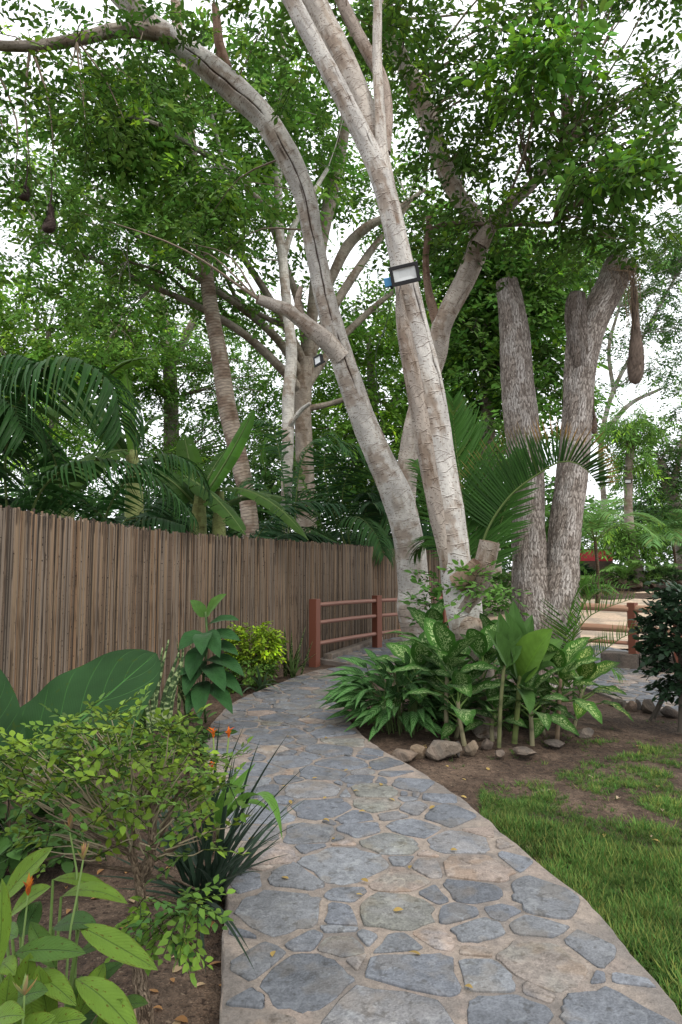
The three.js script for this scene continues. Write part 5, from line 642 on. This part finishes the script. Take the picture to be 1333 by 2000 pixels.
{ // lime-green broad-leaved plant, bottom left corner
  const b = G(80, 2120, -.13), t = thing('lime_leaf_plant', 'lime-green plant with long glossy oval leaves at the foot of the woody shrub', 'plant', b); const c1 = [.135, .25, .035], c2 = [.075, .165, .035], c3 = [.05, .12, .035];
  const lv = [[[155, 1808, 2.02], [309, 1895, 1.85], 54, V(-.15, .75, .65), .1, c1], [[148, 1912, 1.9], [272, 2030, 1.75], 66, V(.2, .8, .55), .25, c1], [[30, 1862, 1.95], [168, 1862, 1.9], 52, V(0, .75, .65), .2, c2], [[45, 2010, 1.95], [60, 1860, 1.9], 66, V(.15, .5, .85), .12, c1], [[100, 2010, 1.9], [75, 1885, 1.85], 52, V(.3, .3, .9), .1, c1], [[5, 1760, 2.15], [104, 1655, 2.1], 56, V(-.4, .5, .75), .08, c1], [[20, 1790, 2.12], [100, 1732, 2.05], 46, V(-.2, .75, .6), .15, c1], [[104, 1718, 2.25], [230, 1755, 2.15], 34, V(0, .9, .45), .25, c1], [[120, 1752, 2.2], [250, 1765, 2.05], 40, V(0, .85, .5), .3, c1], [[-5, 1900, 1.85], [4, 1715, 1.85], 44, V(.9, .2, .4), .05, c1], [[105, 1812, 2.1], [190, 1808, 2.0], 50, V(0, .85, .5), .18, c3], [[40, 1830, 2.1], [80, 1760, 2.15], 50, V(0, .5, .85), .1, c3], [[0, 1880, 1.95], [30, 1905, 1.85], 44, V(0, .8, .5), .2, c1], [[60, 2030, 1.8], [170, 1990, 1.72], 56, V(0, .75, .65), .3, c1], [[20, 2060, 1.75], [110, 1985, 1.7], 60, V(-.1, .7, .7), .25, c1], [[140, 2010, 1.9], [160, 1905, 1.95], 44, V(.3, .3, .9), .1, c2], [[160, 1940, 2], [240, 1880, 2.1], 40, V(-.2, .7, .7), .2, c3], [[130, 2030, 1.95], [215, 1925, 1.95], 60, V(-.4, .4, .8), .12, c3], [[-10, 1830, 2], [35, 1830, 1.9], 52, V(.2, .7, .6), .2, c2], [[150, 1868, 2.1], [240, 1835, 2.05], 34, V(0, .85, .5), .2, c2], [[170, 2020, 1.9], [225, 2000, 1.8], 50, V(0, .75, .65), .2, c2], [[60, 1900, 1.95], [150, 1965, 1.8], 50, V(.1, .8, .6), .25, c1], [[20, 1960, 1.85], [95, 1935, 1.75], 52, V(0, .7, .7), .2, c2], [[150, 1990, 1.9], [205, 1880, 1.95], 46, V(.3, .35, .85), .08, c1], [[10, 1985, 1.8], [20, 1900, 1.75], 46, V(.3, .3, .9), .1, c1], [[190, 2040, 1.85], [240, 1950, 1.8], 44, V(-.3, .5, .8), .15, c1], [[110, 1890, 2.05], [60, 1800, 2.1], 44, V(.2, .4, .9), .12, c2], [[210, 1990, 2], [290, 1960, 1.9], 40, V(0, .85, .5), .25, c2], [[70, 2050, 1.72], [130, 2030, 1.62], 60, V(0, .8, .6), .25, c1], [[-20, 2000, 1.75], [50, 1985, 1.65], 56, V(0, .75, .65), .25, c1]];
  lv.forEach(([b0, e, w, up, arch, col], k) => { const B0 = D(...b0); const lf = place('leaf', leaf(new GB(), B0, D(...e), w * e[2] / F * .86, { up: up.normalize(), arch, prof: PROF.ellip, nl: 12, nw: 3, cup: .13, col: col.map((x, i) => x * [.92, .88, .7][i]) }), M.plain, t); place('petiole', tube(new GB(), [V(lerp(b.x, B0.x, .35), -.13, lerp(b.z, B0.z, .4)), V(lerp(b.x, B0.x, .8), B0.y * .6, lerp(b.z, B0.z, .8)), B0], [.006, .005, .004], { seg: 6, step: .06, color: [.12, .2, .05], free: true, cap: 0 }), M.flat, lf); });
  const fl = (x, y, x1, y1, d, col, dry, label) => { const q = thing('flower_stalk', label, 'flower', D(x1, y1 + 60, d).setY(-.13)); place('stem', tube(new GB(), [D(x1 - (x - x1) * .1, y1 + 90, d).setY(-.13), D(x1, y1, d), D((x + x1) / 2, (y + y1) / 2, d), D(x, y, d)], [.004, .0035, .003, .0025], { seg: 6, step: .06, color: [.13, .2, .06], free: true }), M.flat, q); const gb = new GB(), R = rng(x), c = D(x, y, d); for (let k = 0; k < 6; k++) { const az = k * 2.2 + 1, e = c.clone().addScaledVector(dirAE(az, R.r(.9, 1.45)), R.r(.04, .065)); leaf(gb, c, e, dry ? .012 : .016, { up: dirAE(az + PI, .2), arch: dry ? -.12 : .1, prof: PROF.lance, nl: 4, nw: 1, cup: .4, col: col.map(z => z * R.r(.7, 1.3)) }); } place('flower', gb, M.soft, q); };
  fl(55, 1750, 42, 1870, 2.05, [.45, .12, .02], false, 'thin stalk topped by a small orange bract among lime leaves'); fl(163, 1680, 135, 1840, 2.0, [.3, .22, .1], true, 'thin stalk topped by a dry tan seed pod in front of the woody shrub'); fl(48, 1945, 45, 1990, 1.7, [.3, .27, .1], true, 'short stalk with a dry seed pod low among the lime leaves'); fl(137, 1625, 150, 1700, 2.2, [.3, .22, .1], true, 'dry pale pod stalk against the woody shrub twigs');
}
bushLeaves('low_foliage', 'round-leaved undergrowth behind the lime-green plant', G(20, 1700, -.12), V(.35, .3, .3), 90, SMALL.round, [.05, .12, .025], 84, {});
bushLeaves('low_foliage', 'leafy undergrowth below the broad-leaved plant', G(300, 1470, -.12), V(.55, .14, .3), 90, SMALL.vine, [.055, .12, .025], 85, {});
// dark glossy shrub at the right edge
{
  const t = bushLeaves('glossy_shrub', 'dark glossy round-leaved shrub on thin dark stems by the wooden railing', G(1345, 1425, -.02), V(.32, .62, .32), 330, SMALL.round, [.016, .040, .016], 86, { cat: 'shrub', lift: .2, scale: .75, tk: 16, tr: .006, mat: M.gloss, twig: [.1, .08, .06] });
  for (const [a, b, w] of [[[1270, 1408], [1302, 1330], 6], [[1278, 1404], [1310, 1320], 6], [[1330, 1430], [1328, 1260], 12], [[1338, 1430], [1360, 1260], 10]]) { const p = G(a[0], a[1], -.02), d = -p.z; place('stem', tube(new GB(), [p, D((a[0] + b[0]) / 2 + 3, (a[1] + b[1]) / 2, d), D(b[0], b[1], d)], [w, w * .9, w * .6].map(q => q / 2 * d / F), { seg: 8, step: .06, color: [.06, .05, .04] }), M.twig, t); }
}
// ---------------------------------------------------------------- far right: hedge, round-topped tree, palms
const YB = d => soilY(8, -d);
{
  const hb = V(9.4, .98, -28.4); bushLeaves('hedge', 'clipped dark hedge below the red wall beyond the sandy yard', hb, V(1.15, .42, .5), 520, SMALL.round, [.022, .055, .02], 101, { cat: 'hedge', twigs: false, mat: M.leaf });
  const w = paintBox(box(2.6, .5, .2, .02), [.5, .06, .07]); const wp = D(1140, 1086, 31); w.translate(wp.x, wp.y + .02, wp.z); const rw = thing('red_wall', 'low red painted wall behind the clipped hedge', 'wall', wp.clone().setY(.98)); place('wall', w, M.flat, rw); place('base', paintBox(box(2.6, wp.y - .23 - .9, .18, .02), [.5, .45, .4]).translate(wp.x, (wp.y - .23 + .9) / 2, wp.z), M.mortar, rw); place('coping', paintBox(box(2.7, .06, .28, .02), [.55, .5, .46]).translate(wp.x, wp.y + .30, wp.z), M.mortar, rw);
  const d = 27.5, t = thing('pollarded_tree', 'pollarded tree with a round leafy head and a small floodlight beyond the yard', 'tree', D(1242, 1128, d).setY(1)); limb(t, 'trunk', [[1248, 1134, 30], [1236, 1080, 22], [1228, 1000, 17], [1229, 920, 15], [1232, 870, 16], [1234, 845, 22]], d, d, 'thin', { tint: [.52, .46, .42] });
  crown(t, [[1236, 836, d, 42, 34, .8, 300, 1.1], [1222, 900, d, 22, 44, .6, 70], [1254, 900, d, 22, 54, .6, 70], [1230, 1050, d, 36, 28, .7, 180], [1255, 1030, d, 26, 20, .6, 70, 1.5], [1200, 1040, d, 28, 20, .6, 70, 1.2]], 'longl', [.13, .27, .045], { seed: 61, per: 8, spread: .35, twigs: false, scale: .9 });
  const PB = (label, px, py, d, h, n, L, seed, col, o = {}) => { const b = D(px, py, d); const y = max(soilY(b.x, b.z), .0); b.y = y; const t = palm('yard_palm', label, b, palmFan(b, h, n, L, seed, o.el || .95), { col, len: L * .35, w: .05, n: 26, droop: .35, lift: .2, seed, start: .2, r0: .02 }); if (h > .3) place('trunk', tube(new GB(), [b, b.clone().add(V(.05, h * .5, 0)), b.clone().add(V(0, h, 0))], [.07, .055, .05], { seg: 10, step: .1, color: [.4, .36, .3] }), M.coco, t); return t; };
  PB('yard palm with light green arching fronds beyond the grey twin trunks', 1165, 1120, 22, 2.1, 9, 2.2, 201, [0.128, 0.270, 0.068]); PB('low yard palm with dark spiky fronds beside the grey trunk', 1150, 1130, 21, .3, 8, .9, 202, [0.075, 0.165, 0.045]); PB('bright tufted palm beside the pollarded tree', 1275, 1130, 28, 1.1, 9, 2.2, 203, [0.135, 0.285, 0.090]); PB('blue-green fan of palm fronds behind the pollarded tree', 1275, 1120, 32, 2.2, 9, 2.6, 204, [0.135, 0.240, 0.135]); PB('taller yard palm on a pale stem beyond the planter stones', 1318, 1130, 28, 1.6, 9, 2.2, 205, [0.128, 0.270, 0.075]); PB('short bright palm tuft at the planter rim', 1222, 1140, 27, .15, 8, 1.2, 206, [0.180, 0.345, 0.075]); PB('grass-like palm tuft in front of the hedge', 1140, 1150, 25, .15, 8, 1.1, 207, [0.135, 0.285, 0.060]); PB('low palm tuft by the planter stones', 1300, 1150, 27.2, .1, 8, 1.2, 208, [0.150, 0.300, 0.090]);
  bushLeaves('yard_shrub', 'yellow-green shrub mound on the planter below the pollarded tree', D(1235, 1135, 27).setY(.9), V(1.3, .3, .5), 160, SMALL.round, [.1, .2, .04], 103, { cat: 'shrub', twigs: false }); bushLeaves('yard_shrub', 'low green shrub row on the planter under the palms', D(1290, 1140, 27.4).setY(.9), V(1.6, .35, .6), 160, SMALL.round, [.04, .09, .03], 104, { cat: 'shrub', twigs: false });
  bushLeaves('yard_shrub', 'tall green thicket closing the back of the yard', D(1190, 1120, 36).setY(.9), V(5.5, 2.4, 1.5), 620, SPR.far, [.14, .28, .06], 105, { scale: 1.3, mat: M.far, cat: 'shrub', twigs: false }); bushLeaves('yard_shrub', 'tall pale thicket behind the tallest yard palm', D(1330, 1120, 38).setY(.9), V(6, 2.8, 1.5), 620, SPR.far, [.15, .28, .07], 106, { scale: 1.3, mat: M.far, cat: 'shrub', twigs: false });
}
// greenery behind the fence and path end that closes the view at eye level
bushLeaves('thicket', 'dark green thicket behind the banana plants and the fence', D(230, 1100, 20).setY(0), V(5.2, 2.2, 1.6), 806, SPR.far, [0.060, 0.143, 0.038], 107, { scale: 1.3, mat: M.far, cat: 'shrub', twigs: false }); bushLeaves('thicket', 'green thicket behind the fence and the thin pale tree', D(600, 1100, 22).setY(0), V(4.5, 2.8, 1.6), 806, SPR.far, [0.083, 0.188, 0.045], 108, { scale: 1.3, mat: M.far, cat: 'shrub', twigs: false }); bushLeaves('thicket', 'mid-green thicket beyond the path end between the trunks', D(930, 1100, 21).setY(0), V(3.2, 2.8, 1.6), 676, SPR.far, [0.090, 0.203, 0.045], 109, { scale: 1.3, mat: M.far, cat: 'shrub', twigs: false });
// ---------------------------------------------------------------- floodlights, nests, stones, fallen leaves, grass
const BLACK = [.018, .018, .02];
function floodlight(label, c, Z, roll, s, o = {}) { // box lamp on a bracket, front along Z
  Z = Z.clone().normalize(); let X = V(0, 1, 0).cross(Z).normalize(), Y = Z.clone().cross(X); X.applyAxisAngle(Z, roll); Y.applyAxisAngle(Z, roll); const t = thing('floodlight', label, 'floodlight', c.clone()); const add = (n, g, m, p) => { g.applyMatrix4(frameMat(X, Y, Z, V(0, 0, 0))); const e = mesh(n, g, m, p || t); return e; }; const w = .29 * s, h = .19 * s, b = .028 * s;
  const fr = new THREE.Shape(); fr.moveTo(-w / 2, -h / 2); fr.lineTo(w / 2, -h / 2); fr.lineTo(w / 2, h / 2); fr.lineTo(-w / 2, h / 2); fr.closePath(); const ho = new THREE.Path(); ho.moveTo(-w / 2 + b, -h / 2 + b * 1.2); ho.lineTo(-w / 2 + b, h / 2 - b); ho.lineTo(w / 2 - b, h / 2 - b); ho.lineTo(w / 2 - b, -h / 2 + b * 1.2); ho.closePath(); fr.holes.push(ho);
  const frm = add('frame', paintBox(new THREE.ExtrudeGeometry(fr, { depth: .02 * s, bevelEnabled: true, bevelSize: .003, bevelThickness: .003, bevelSegments: 2 }), BLACK), LM.black);
  const hou = add('housing', paintBox(box(w * .94, h * .92, .035 * s, .008).translate(0, 0, -.022 * s), BLACK), LM.black); for (let k = -3; k <= 3; k++) add('fin', paintBox(box(.004, h * .8, .02, .001).translate(k * w * .11, 0, -.05 * s), BLACK), LM.black, hou);
  const gb = new GB(), iw = w / 2 - b, ih = h / 2 - b, q = .5; const A = [[-iw, -ih, .012], [iw, -ih, .012], [iw, ih, .012], [-iw, ih, .012]].map(v => gb.v(V(v[0], v[1], v[2] * s), 0, 0, [.62, .64, .64])), Bq = [[-iw * q, -ih * q, .002], [iw * q, -ih * q, .002], [iw * q, ih * q, .002], [-iw * q, ih * q, .002]].map(v => gb.v(V(v[0], v[1] + ih * .12, v[2] * s), 0, 0, [.62, .64, .64])); for (let k = 0; k < 4; k++) gb.q(A[k], A[(k + 1) % 4], Bq[(k + 1) % 4], Bq[k]); gb.q(...Bq); const rg = gb.geo().toNonIndexed(); rg.computeVertexNormals(); add('reflector', rg, LM.refl);
  add('glass', new THREE.PlaneGeometry(w - 2 * b - .002, h - 2 * b - .002).translate(0, -.1 * b, .017 * s), LM.glass, frm);
  const br = add('bracket', paintBox(box(w * .5, .02, .06 * s, .003).translate(0, -h * .2, -.085 * s), BLACK), LM.black); return { t, X, Y, Z };
}
const LM = { black: Std({ roughness: .6 }), refl: Std({ roughness: .3, vertexColors: true }), glass: new THREE.MeshPhysicalMaterial({ transmission: 1, thickness: 0, roughness: .05, color: 0xffffff }), blue: Std({ roughness: .5 }) };
{
  const c = D(791, 536, 6.52); const { t, X, Y, Z } = floodlight('black floodlight with blue junction box on the pale trunk', c, V(-.12, -.28, 1), .17, .97); const bx = paintBox(box(.085, .085, .06, .006), [.06, .22, .42]); bx.applyMatrix4(frameMat(X, Y, Z, X.clone().multiplyScalar(-.17).addScaledVector(Y, -.035).addScaledVector(Z, -.03))); mesh('junction_box', bx, LM.blue, t); const bl = paintBox(box(.03, .03, .03, .004), BLACK); bl.applyMatrix4(frameMat(X, Y, Z, X.clone().multiplyScalar(-.15).addScaledVector(Y, -.09).addScaledVector(Z, -.03))); mesh('cable_gland', bl, LM.black, t);
  place('cable', tube(new GB(), [D(783, 556, 6.52), D(781, 566, 6.5), D(779, 577, 6.5)], [.004, .004, .004], { seg: 6, step: .02, color: BLACK, free: true }), LM.black, t); place('cable', tube(new GB(), [D(765, 590, 6.6), D(752, 640, 6.7), D(735, 690, 6.75), D(736, 740, 6.8), D(745, 800, 6.85)], [.004, .004, .004, .004, .004], { seg: 6, step: .05, color: BLACK, free: true }), LM.black, t);
  floodlight('small black floodlight seen side-on on the leaning pale trunk', D(622, 704, 9.3), V(-.9, -.15, .5), 0, .72); floodlight('tiny white-faced floodlight on the pollarded tree beyond the yard', D(1227, 940, 27.1), V(-.1, -.1, 1), 0, .95);
}
function nest(label, top, h, r, seed, cols) { const t = thing('hanging_nest', label, 'nest', top.clone()), R = rng(seed), gb = new GB(); const n = 40, m = 28, rr = q => r * (.26 + .2 * smooth(0, .35, q) + .54 * smooth(.35, .8, q)) * (q > .86 ? sqrt(max(0, 1 - ((q - .86) / .14) ** 2)) : 1); let prev = null; for (let j = 0; j <= n; j++) { const q = j / n, row = []; for (let k = 0; k <= m; k++) { const a = k / m * 2 * PI, d = rr(q) * (1 + .16 * fb(cos(a) * 2 + seed, sin(a) * 2, q * 9, 3)) + .006 * n3(a * 6, q * 40, seed); const v = .7 + .8 * (.5 + n3(a * 5, q * 30, 3)); row.push(gb.v(V(top.x + cos(a) * d + .02 * sin(q * 4), top.y - q * h, top.z + sin(a) * d), a, q, cols.map(c => c * v))); } if (prev) for (let k = 0; k < m; k++) gb.q(prev[k], prev[k + 1], row[k + 1], row[k]); prev = row; } place('pouch', gb, M.twig, t);
  const fbm = new GB(); for (let k = 0; k < 260; k++) { const q = R.r(0, .97), a = R.r(0, 6.3), d = rr(q) * R.r(.98, 1.08) + .003, dq = R.r(-.09, .09), da = R.r(-.9, .9); const pt = (qq, aa, e) => { const D2 = rr(clamp(qq)) + e; return V(top.x + cos(aa) * D2 + .02 * sin(qq * 4), top.y - qq * h, top.z + sin(aa) * D2); }; tube(fbm, [pt(q, a, .004), pt(q + dq, a + da * .5, R.r(.006, .022)), pt(q + dq * 2, a + da, .003)], [.0018, .0018, .0012], { seg: 3, step: .04, color: (tv => cols.map(c => c * tv))(R.r(.7, 1.7)), free: true, cap: 0 }); } place('fibres', fbm, M.twig, t, STUFF); place('cord', tube(new GB(), [top.clone().add(V(0, -.03, 0)), top.clone().add(V(.02, .2, 0)), top.clone().add(V(-.02, .45, -.03))], [.012, .008, .006], { seg: 6, step: .05, color: cols, free: true }), M.twig, t); return t; }
{
  const top = D(1236, 548, 9.3); const t = nest('long woven brown bird nest hanging from the sawn-off grey stem', top, 1.5, .105, 3, [.12, .09, .072]); const R = rng(9), gb = new GB(), kn = D(1216, 520, 9.4);
  for (let k = 0; k < 60; k++) { const a = D(R.r(1185, 1245), R.r(513, 530), 9.3 + R.r(-.2, .2)), e = R() < .5 ? D(R.r(1222, 1256), R.r(560, 660), 9.25 + R.r(-.12, .12)) : D(R.r(1180, 1256), R.r(510, 560), 9.15 + R.r(-.1, .3)), m = a.clone().lerp(e, .5).add(V(R.r(-.03, .06), R.r(0, .06), R.r(0, .08))); tube(gb, [a, m, e], [.004, .0035, .002], { seg: 4, step: .06, color: (tv => [.26, .19, .13].map(c => c * tv))(R.r(.6, 1.6)), free: true, cap: 0 }); } place('binding_fibres', gb, M.twig, t, STUFF);
  nest('dark woven bird nest dangling among the leaves of the leaning tree', D(98, 398, 8.3), .38, .075, 5, [.05, .035, .03]); nest('small dark bird nest half hidden in leaves of the leaning tree', D(50, 362, 8.4), .2, .055, 6, [.05, .035, .03]); nest('brown nest lump clinging to the taller grey stem', D(1158, 800, 9.8), .36, .05, 7, [.14, .1, .08]);
}
function rock(label, c, r, col, seed, group) { const g = new THREE.IcosahedronGeometry(1, 4), p = g.attributes.position, R = rng(seed), cs = [], pl = Array.from({ length: 15 }, () => [V(R.g(), R.g() * .8 + .15, R.g()).normalize(), R.r(.5, .8)]), q = V(0, 0, 0); for (let k = 0; k < p.count; k++) { q.fromBufferAttribute(p, k); for (const [n, d] of pl) { const e = q.dot(n) - d; if (e > 0) q.addScaledVector(n, -e * .97); } q.multiplyScalar(1.12 + .10 * fb(q.x * 4, q.y * 4, q.z * 4 + seed, 4)); p.setXYZ(k, q.x * r.x + c.x, q.y * r.y + c.y, q.z * r.z + c.z); const v = .85 + .5 * fb(q.x * 2, q.y * 2, q.z * 2 + seed, 3); cs.push(col[0] * v, col[1] * v, col[2] * v); } g.setAttribute('color', new THREE.Float32BufferAttribute(cs, 3)); const uv = []; for (let k = 0; k < p.count; k++) uv.push(p.getX(k) * 2 + p.getY(k), p.getZ(k) * 2 + p.getY(k)); g.setAttribute('uv', new THREE.Float32BufferAttribute(uv, 2)); g.computeVertexNormals(); return lone('rock', g, M.mortar, label, 'rock', group); }
{
  const RK = (px, py, w, h, col, label, seed, dz = .9) => { const b = G(px, py, -.04), d = -b.z; const rx = w / 2 * d / F * .8, ry = h / 2 * d / F * .92; rock(label, V(b.x, b.y + ry * .62, b.z - rx * dz * .6), V(rx, ry, rx * dz), col, seed); };
  RK(868, 1482, 84, 46, [.85, .83, .78], 'largest pale bed rock below the speckled dumb cane', 1); RK(820, 1478, 44, 30, [.95, .85, .7], 'tan bed rock tucked under the striped clump', 2); RK(924, 1474, 36, 32, [1, .93, .8], 'round cream bed rock between two canes', 3); RK(955, 1464, 30, 30, [.75, .68, .62], 'brownish pointed bed rock beside the round cream one', 4); RK(895, 1476, 20, 32, [.6, .62, .64], 'narrow grey bed rock wedged beside the largest one', 5); RK(1030, 1478, 70, 16, [.8, .75, .7], 'flat grey slab rock at the foot of the ringed stalks', 6); RK(790, 1486, 76, 26, [.9, .82, .74], 'flat tan rock where the bed meets the path', 7); RK(1145, 1440, 44, 22, [.72, .72, .72], 'flat grey rock half sunk in bare soil', 8); RK(1090, 1458, 50, 16, [.7, .68, .66], 'low grey rock at the edge of the bare soil', 9); RK(980, 1478, 34, 16, [.85, .78, .72], 'small flat tan rock beside the ringed stalk', 10);
  RK(1240, 1392, 34, 30, [.85, .72, .62], 'tan rock edging the path by the glossy shrub', 11); RK(1270, 1394, 42, 34, [.62, .58, .54], 'dark brown rock edging the path by the glossy shrub', 12); RK(1315, 1402, 46, 30, [.45, .43, .42], 'dark rock edging the path under the glossy shrub', 13); RK(1210, 1384, 40, 24, [.4, .42, .4], 'mossy dark rock edging the path near the small palm', 14); RK(1250, 1388, 20, 26, [.35, .36, .38], 'small black rock between the tan and brown edging rocks', 15); RK(775, 1245, 40, 26, [.7, .64, .58], 'grey-brown boulder behind the second railing post', 16);
  const R = rng(66); for (let k = 0; k < 14; k++) { const x = lerp(7.5, 15, k / 13), d = 26.9 + R.r(-.2, .2), s = R.r(.18, .34); rock('rough brown stone edging the far planter of the yard', V(x, soilY(x, -d) + .12, -d), V(s, s * .7, s), (tv => [.62, .52, .44].map(c => c * tv))(R.r(.7, 1.2)), 300 + k, 'stones edging the far planter'); }
}
{ // fallen leaves
  const R = rng(88); const drop = (p, L, col, label, group) => { const gb = new GB(), az = R.r(0, 6.3), d = dirAE(az, R.r(-.1, .2)); leaf(gb, V(0, 0, 0), d.clone().multiplyScalar(L), L * R.r(.42, .6), { up: V(R.r(-.3, .3), 1, R.r(-.3, .3)).normalize(), arch: R.r(.05, .3), prof: PROF.ovate, nl: 5, nw: 2, cup: R.r(-.05, .3), col: (tv => col.map(c => c * tv))(R.r(.75, 1.25)) }); const g = gb.geo(); g.computeBoundingBox(); g.translate(p.x, p.y - g.boundingBox.min.y, p.z); lone('fallen_leaf', g, M.soft, label, 'leaf', group); };
  const spots = [[822, 1865], [908, 1925], [696, 1747], [768, 1778], [800, 1697], [720, 1722], [535, 1858], [564, 1718], [680, 1503], [715, 1585], [570, 1570], [550, 1535], [500, 1638], [632, 1560], [630, 1603], [600, 1400], [560, 1440], [640, 1440], [700, 1410], [620, 1475], [745, 1530], [660, 1360], [520, 1420], [580, 1365], [760, 1560], [690, 1545], [840, 1580], [610, 1520], [480, 1400], [720, 1500], [650, 1640], [880, 1660], [505, 1560]]; for (const [x, y] of spots) { const p = G(x, y, .014); drop(p, R.r(.03, .052), [.34, .235, .075], 'yellow fallen leaf lying on the stone path', 'fallen leaves on the path'); }
  for (let k = 0; k < 60; k++) { let px, py; do { px = R.r(90, 438); py = R.r(1640, 2060); } while (R() < .5 && px < 280); const p = G(px, py, -.12); p.y = soilY(p.x, p.z) + .004; if (!inside(p.x, p.z, polyLow)) drop(p, R.r(.03, .065), R() < .7 ? [.38, .20, .08] : [.46, .34, .2], 'dry tan fallen leaf on the dark bed soil', 'fallen leaves in the bed'); }
  for (let k = 0; k < 46; k++) { const p = G(R.r(800, 1330), R.r(1420, 1800), -.05); p.y = soilY(p.x, p.z) + .004; if (!inside(p.x, p.z, polyLow)) drop(p, R.r(.035, .06), R() < .5 ? [.42, .3, .1] : [.4, .3, .2], 'dry fallen leaf on the bare soil and lawn', 'fallen leaves on the bare soil'); }
}
{ // lawn
  const tufts = [1, 2, 3, 4].map(s => { const R = rng(s * 7), gb = new GB(); for (let k = 0; k < 9; k++) { const az = R.r(0, 6.3), b = V(R.r(-.02, .02), 0, R.r(-.02, .02)), L = R.r(.03, .08), tip = b.clone().addScaledVector(dirAE(az, R.r(.35, 1.3)), L); const dry = R() < .2, v = R.r(.7, 1.3); leaf(gb, b, tip, R.r(.0045, .0072), { up: dirAE(az + PI, .5), arch: -R.r(.05, .2), prof: PROF.sword, nl: 3, nw: 1, cup: .15, col: dry ? [2.2, 1.3, 1.6] : [v, v, v] }); } return gb.geo(); });
  const R = rng(99), items = [[], [], [], []]; let tries = 0; const edge = [[945, 1590], [950, 1500], [1000, 1475], [1100, 1478], [1200, 1500], [1333, 1530], [2000, 1530], [2000, 3000], [1500, 2200]].map(q => G(...q, -.05)); const lawn = edge.map(p => [p.x, p.z]);
  const L0 = [.064, .142, .026]; let cnt = 0;
  while (cnt < 21000 && tries++ < 160000) { const d = 1.6 + 4.6 * pow(R(), .8), x = R.r(.2, 5.2); if (x > .62 * d + .9) continue; const z = -d; if (inside(x, z, polyLow)) continue; const p = V(x, 0, z); const pxy = (x / d) * F + 666, py = 1116 + 1.5 * F / d; const m = fb(x * 1.1, z * 1.1, 4, 3) + .5 * fb(x * 4, z * 4, 9, 2); const lim = lerp(1515, 1590, smooth(950, 1333, pxy)); let dens = smooth(lim - 40, lim + 90, py) + m * 1.2 * (py < lim + 140 ? 1 : .35); if (pxy < 1000 && py < 1520) dens -= .15; if (pxy < 930 && py < 1580) dens = -1; if (fb(x * 2.2, z * 2.2, 44, 3) > .17) dens *= .3; if (R() > dens) continue; const pt = fb(x * 2.6, z * 2.6, 14, 3), v = R.r(.65, 1.3) * (1 + m * .6 + pt * .6), yl = R.r(.85, 1.2) * (1 + .3 * max(0, fb(x * 1.7, z * 1.7, 24, 2))); Eul.set(R.r(-.15, .15), R.r(0, 6.3), R.r(-.15, .15)); items[R.i(4)].push({ p: p.setY(soilY(x, z) - .004), q: new THREE.Quaternion().setFromEuler(Eul), s: R.r(.55, 1.3) * (1 + pt * .8) * (py < lim + 60 ? .75 : 1), c: [L0[0] * v * yl, L0[1] * v, L0[2] * v] }); cnt++; }
  for (let k = 0; k < 260; k++) { const p = G(R.r(880, 1330), R.r(1410, 1560), -.05); if (inside(p.x, p.z, polyLow) || n3(p.x * 2, p.z * 2, 3) < .02) continue; p.y = soilY(p.x, p.z) - .003; Eul.set(0, R.r(0, 6.3), 0); const v = R.r(.7, 1.1); items[R.i(4)].push({ p, q: new THREE.Quaternion().setFromEuler(Eul), s: R.r(.4, .9), c: [L0[0] * v, L0[1] * v, L0[2] * v] }); }
  const lawnG = new THREE.Group(); lawnG.name = 'lawn_grass'; lawnG.userData = { kind: 'stuff', label: 'short green lawn grass growing beside the stone path', category: 'grass' }; scene.add(lawnG); items.forEach((s, k) => instanced('grass_tufts', tufts[k], M.grass, s, lawnG)); console.log('tufts', cnt);
}
scene.traverse(o => { if (o.isMesh) { o.castShadow = o.receiveShadow = true; } });
renderer.render(scene, camera);
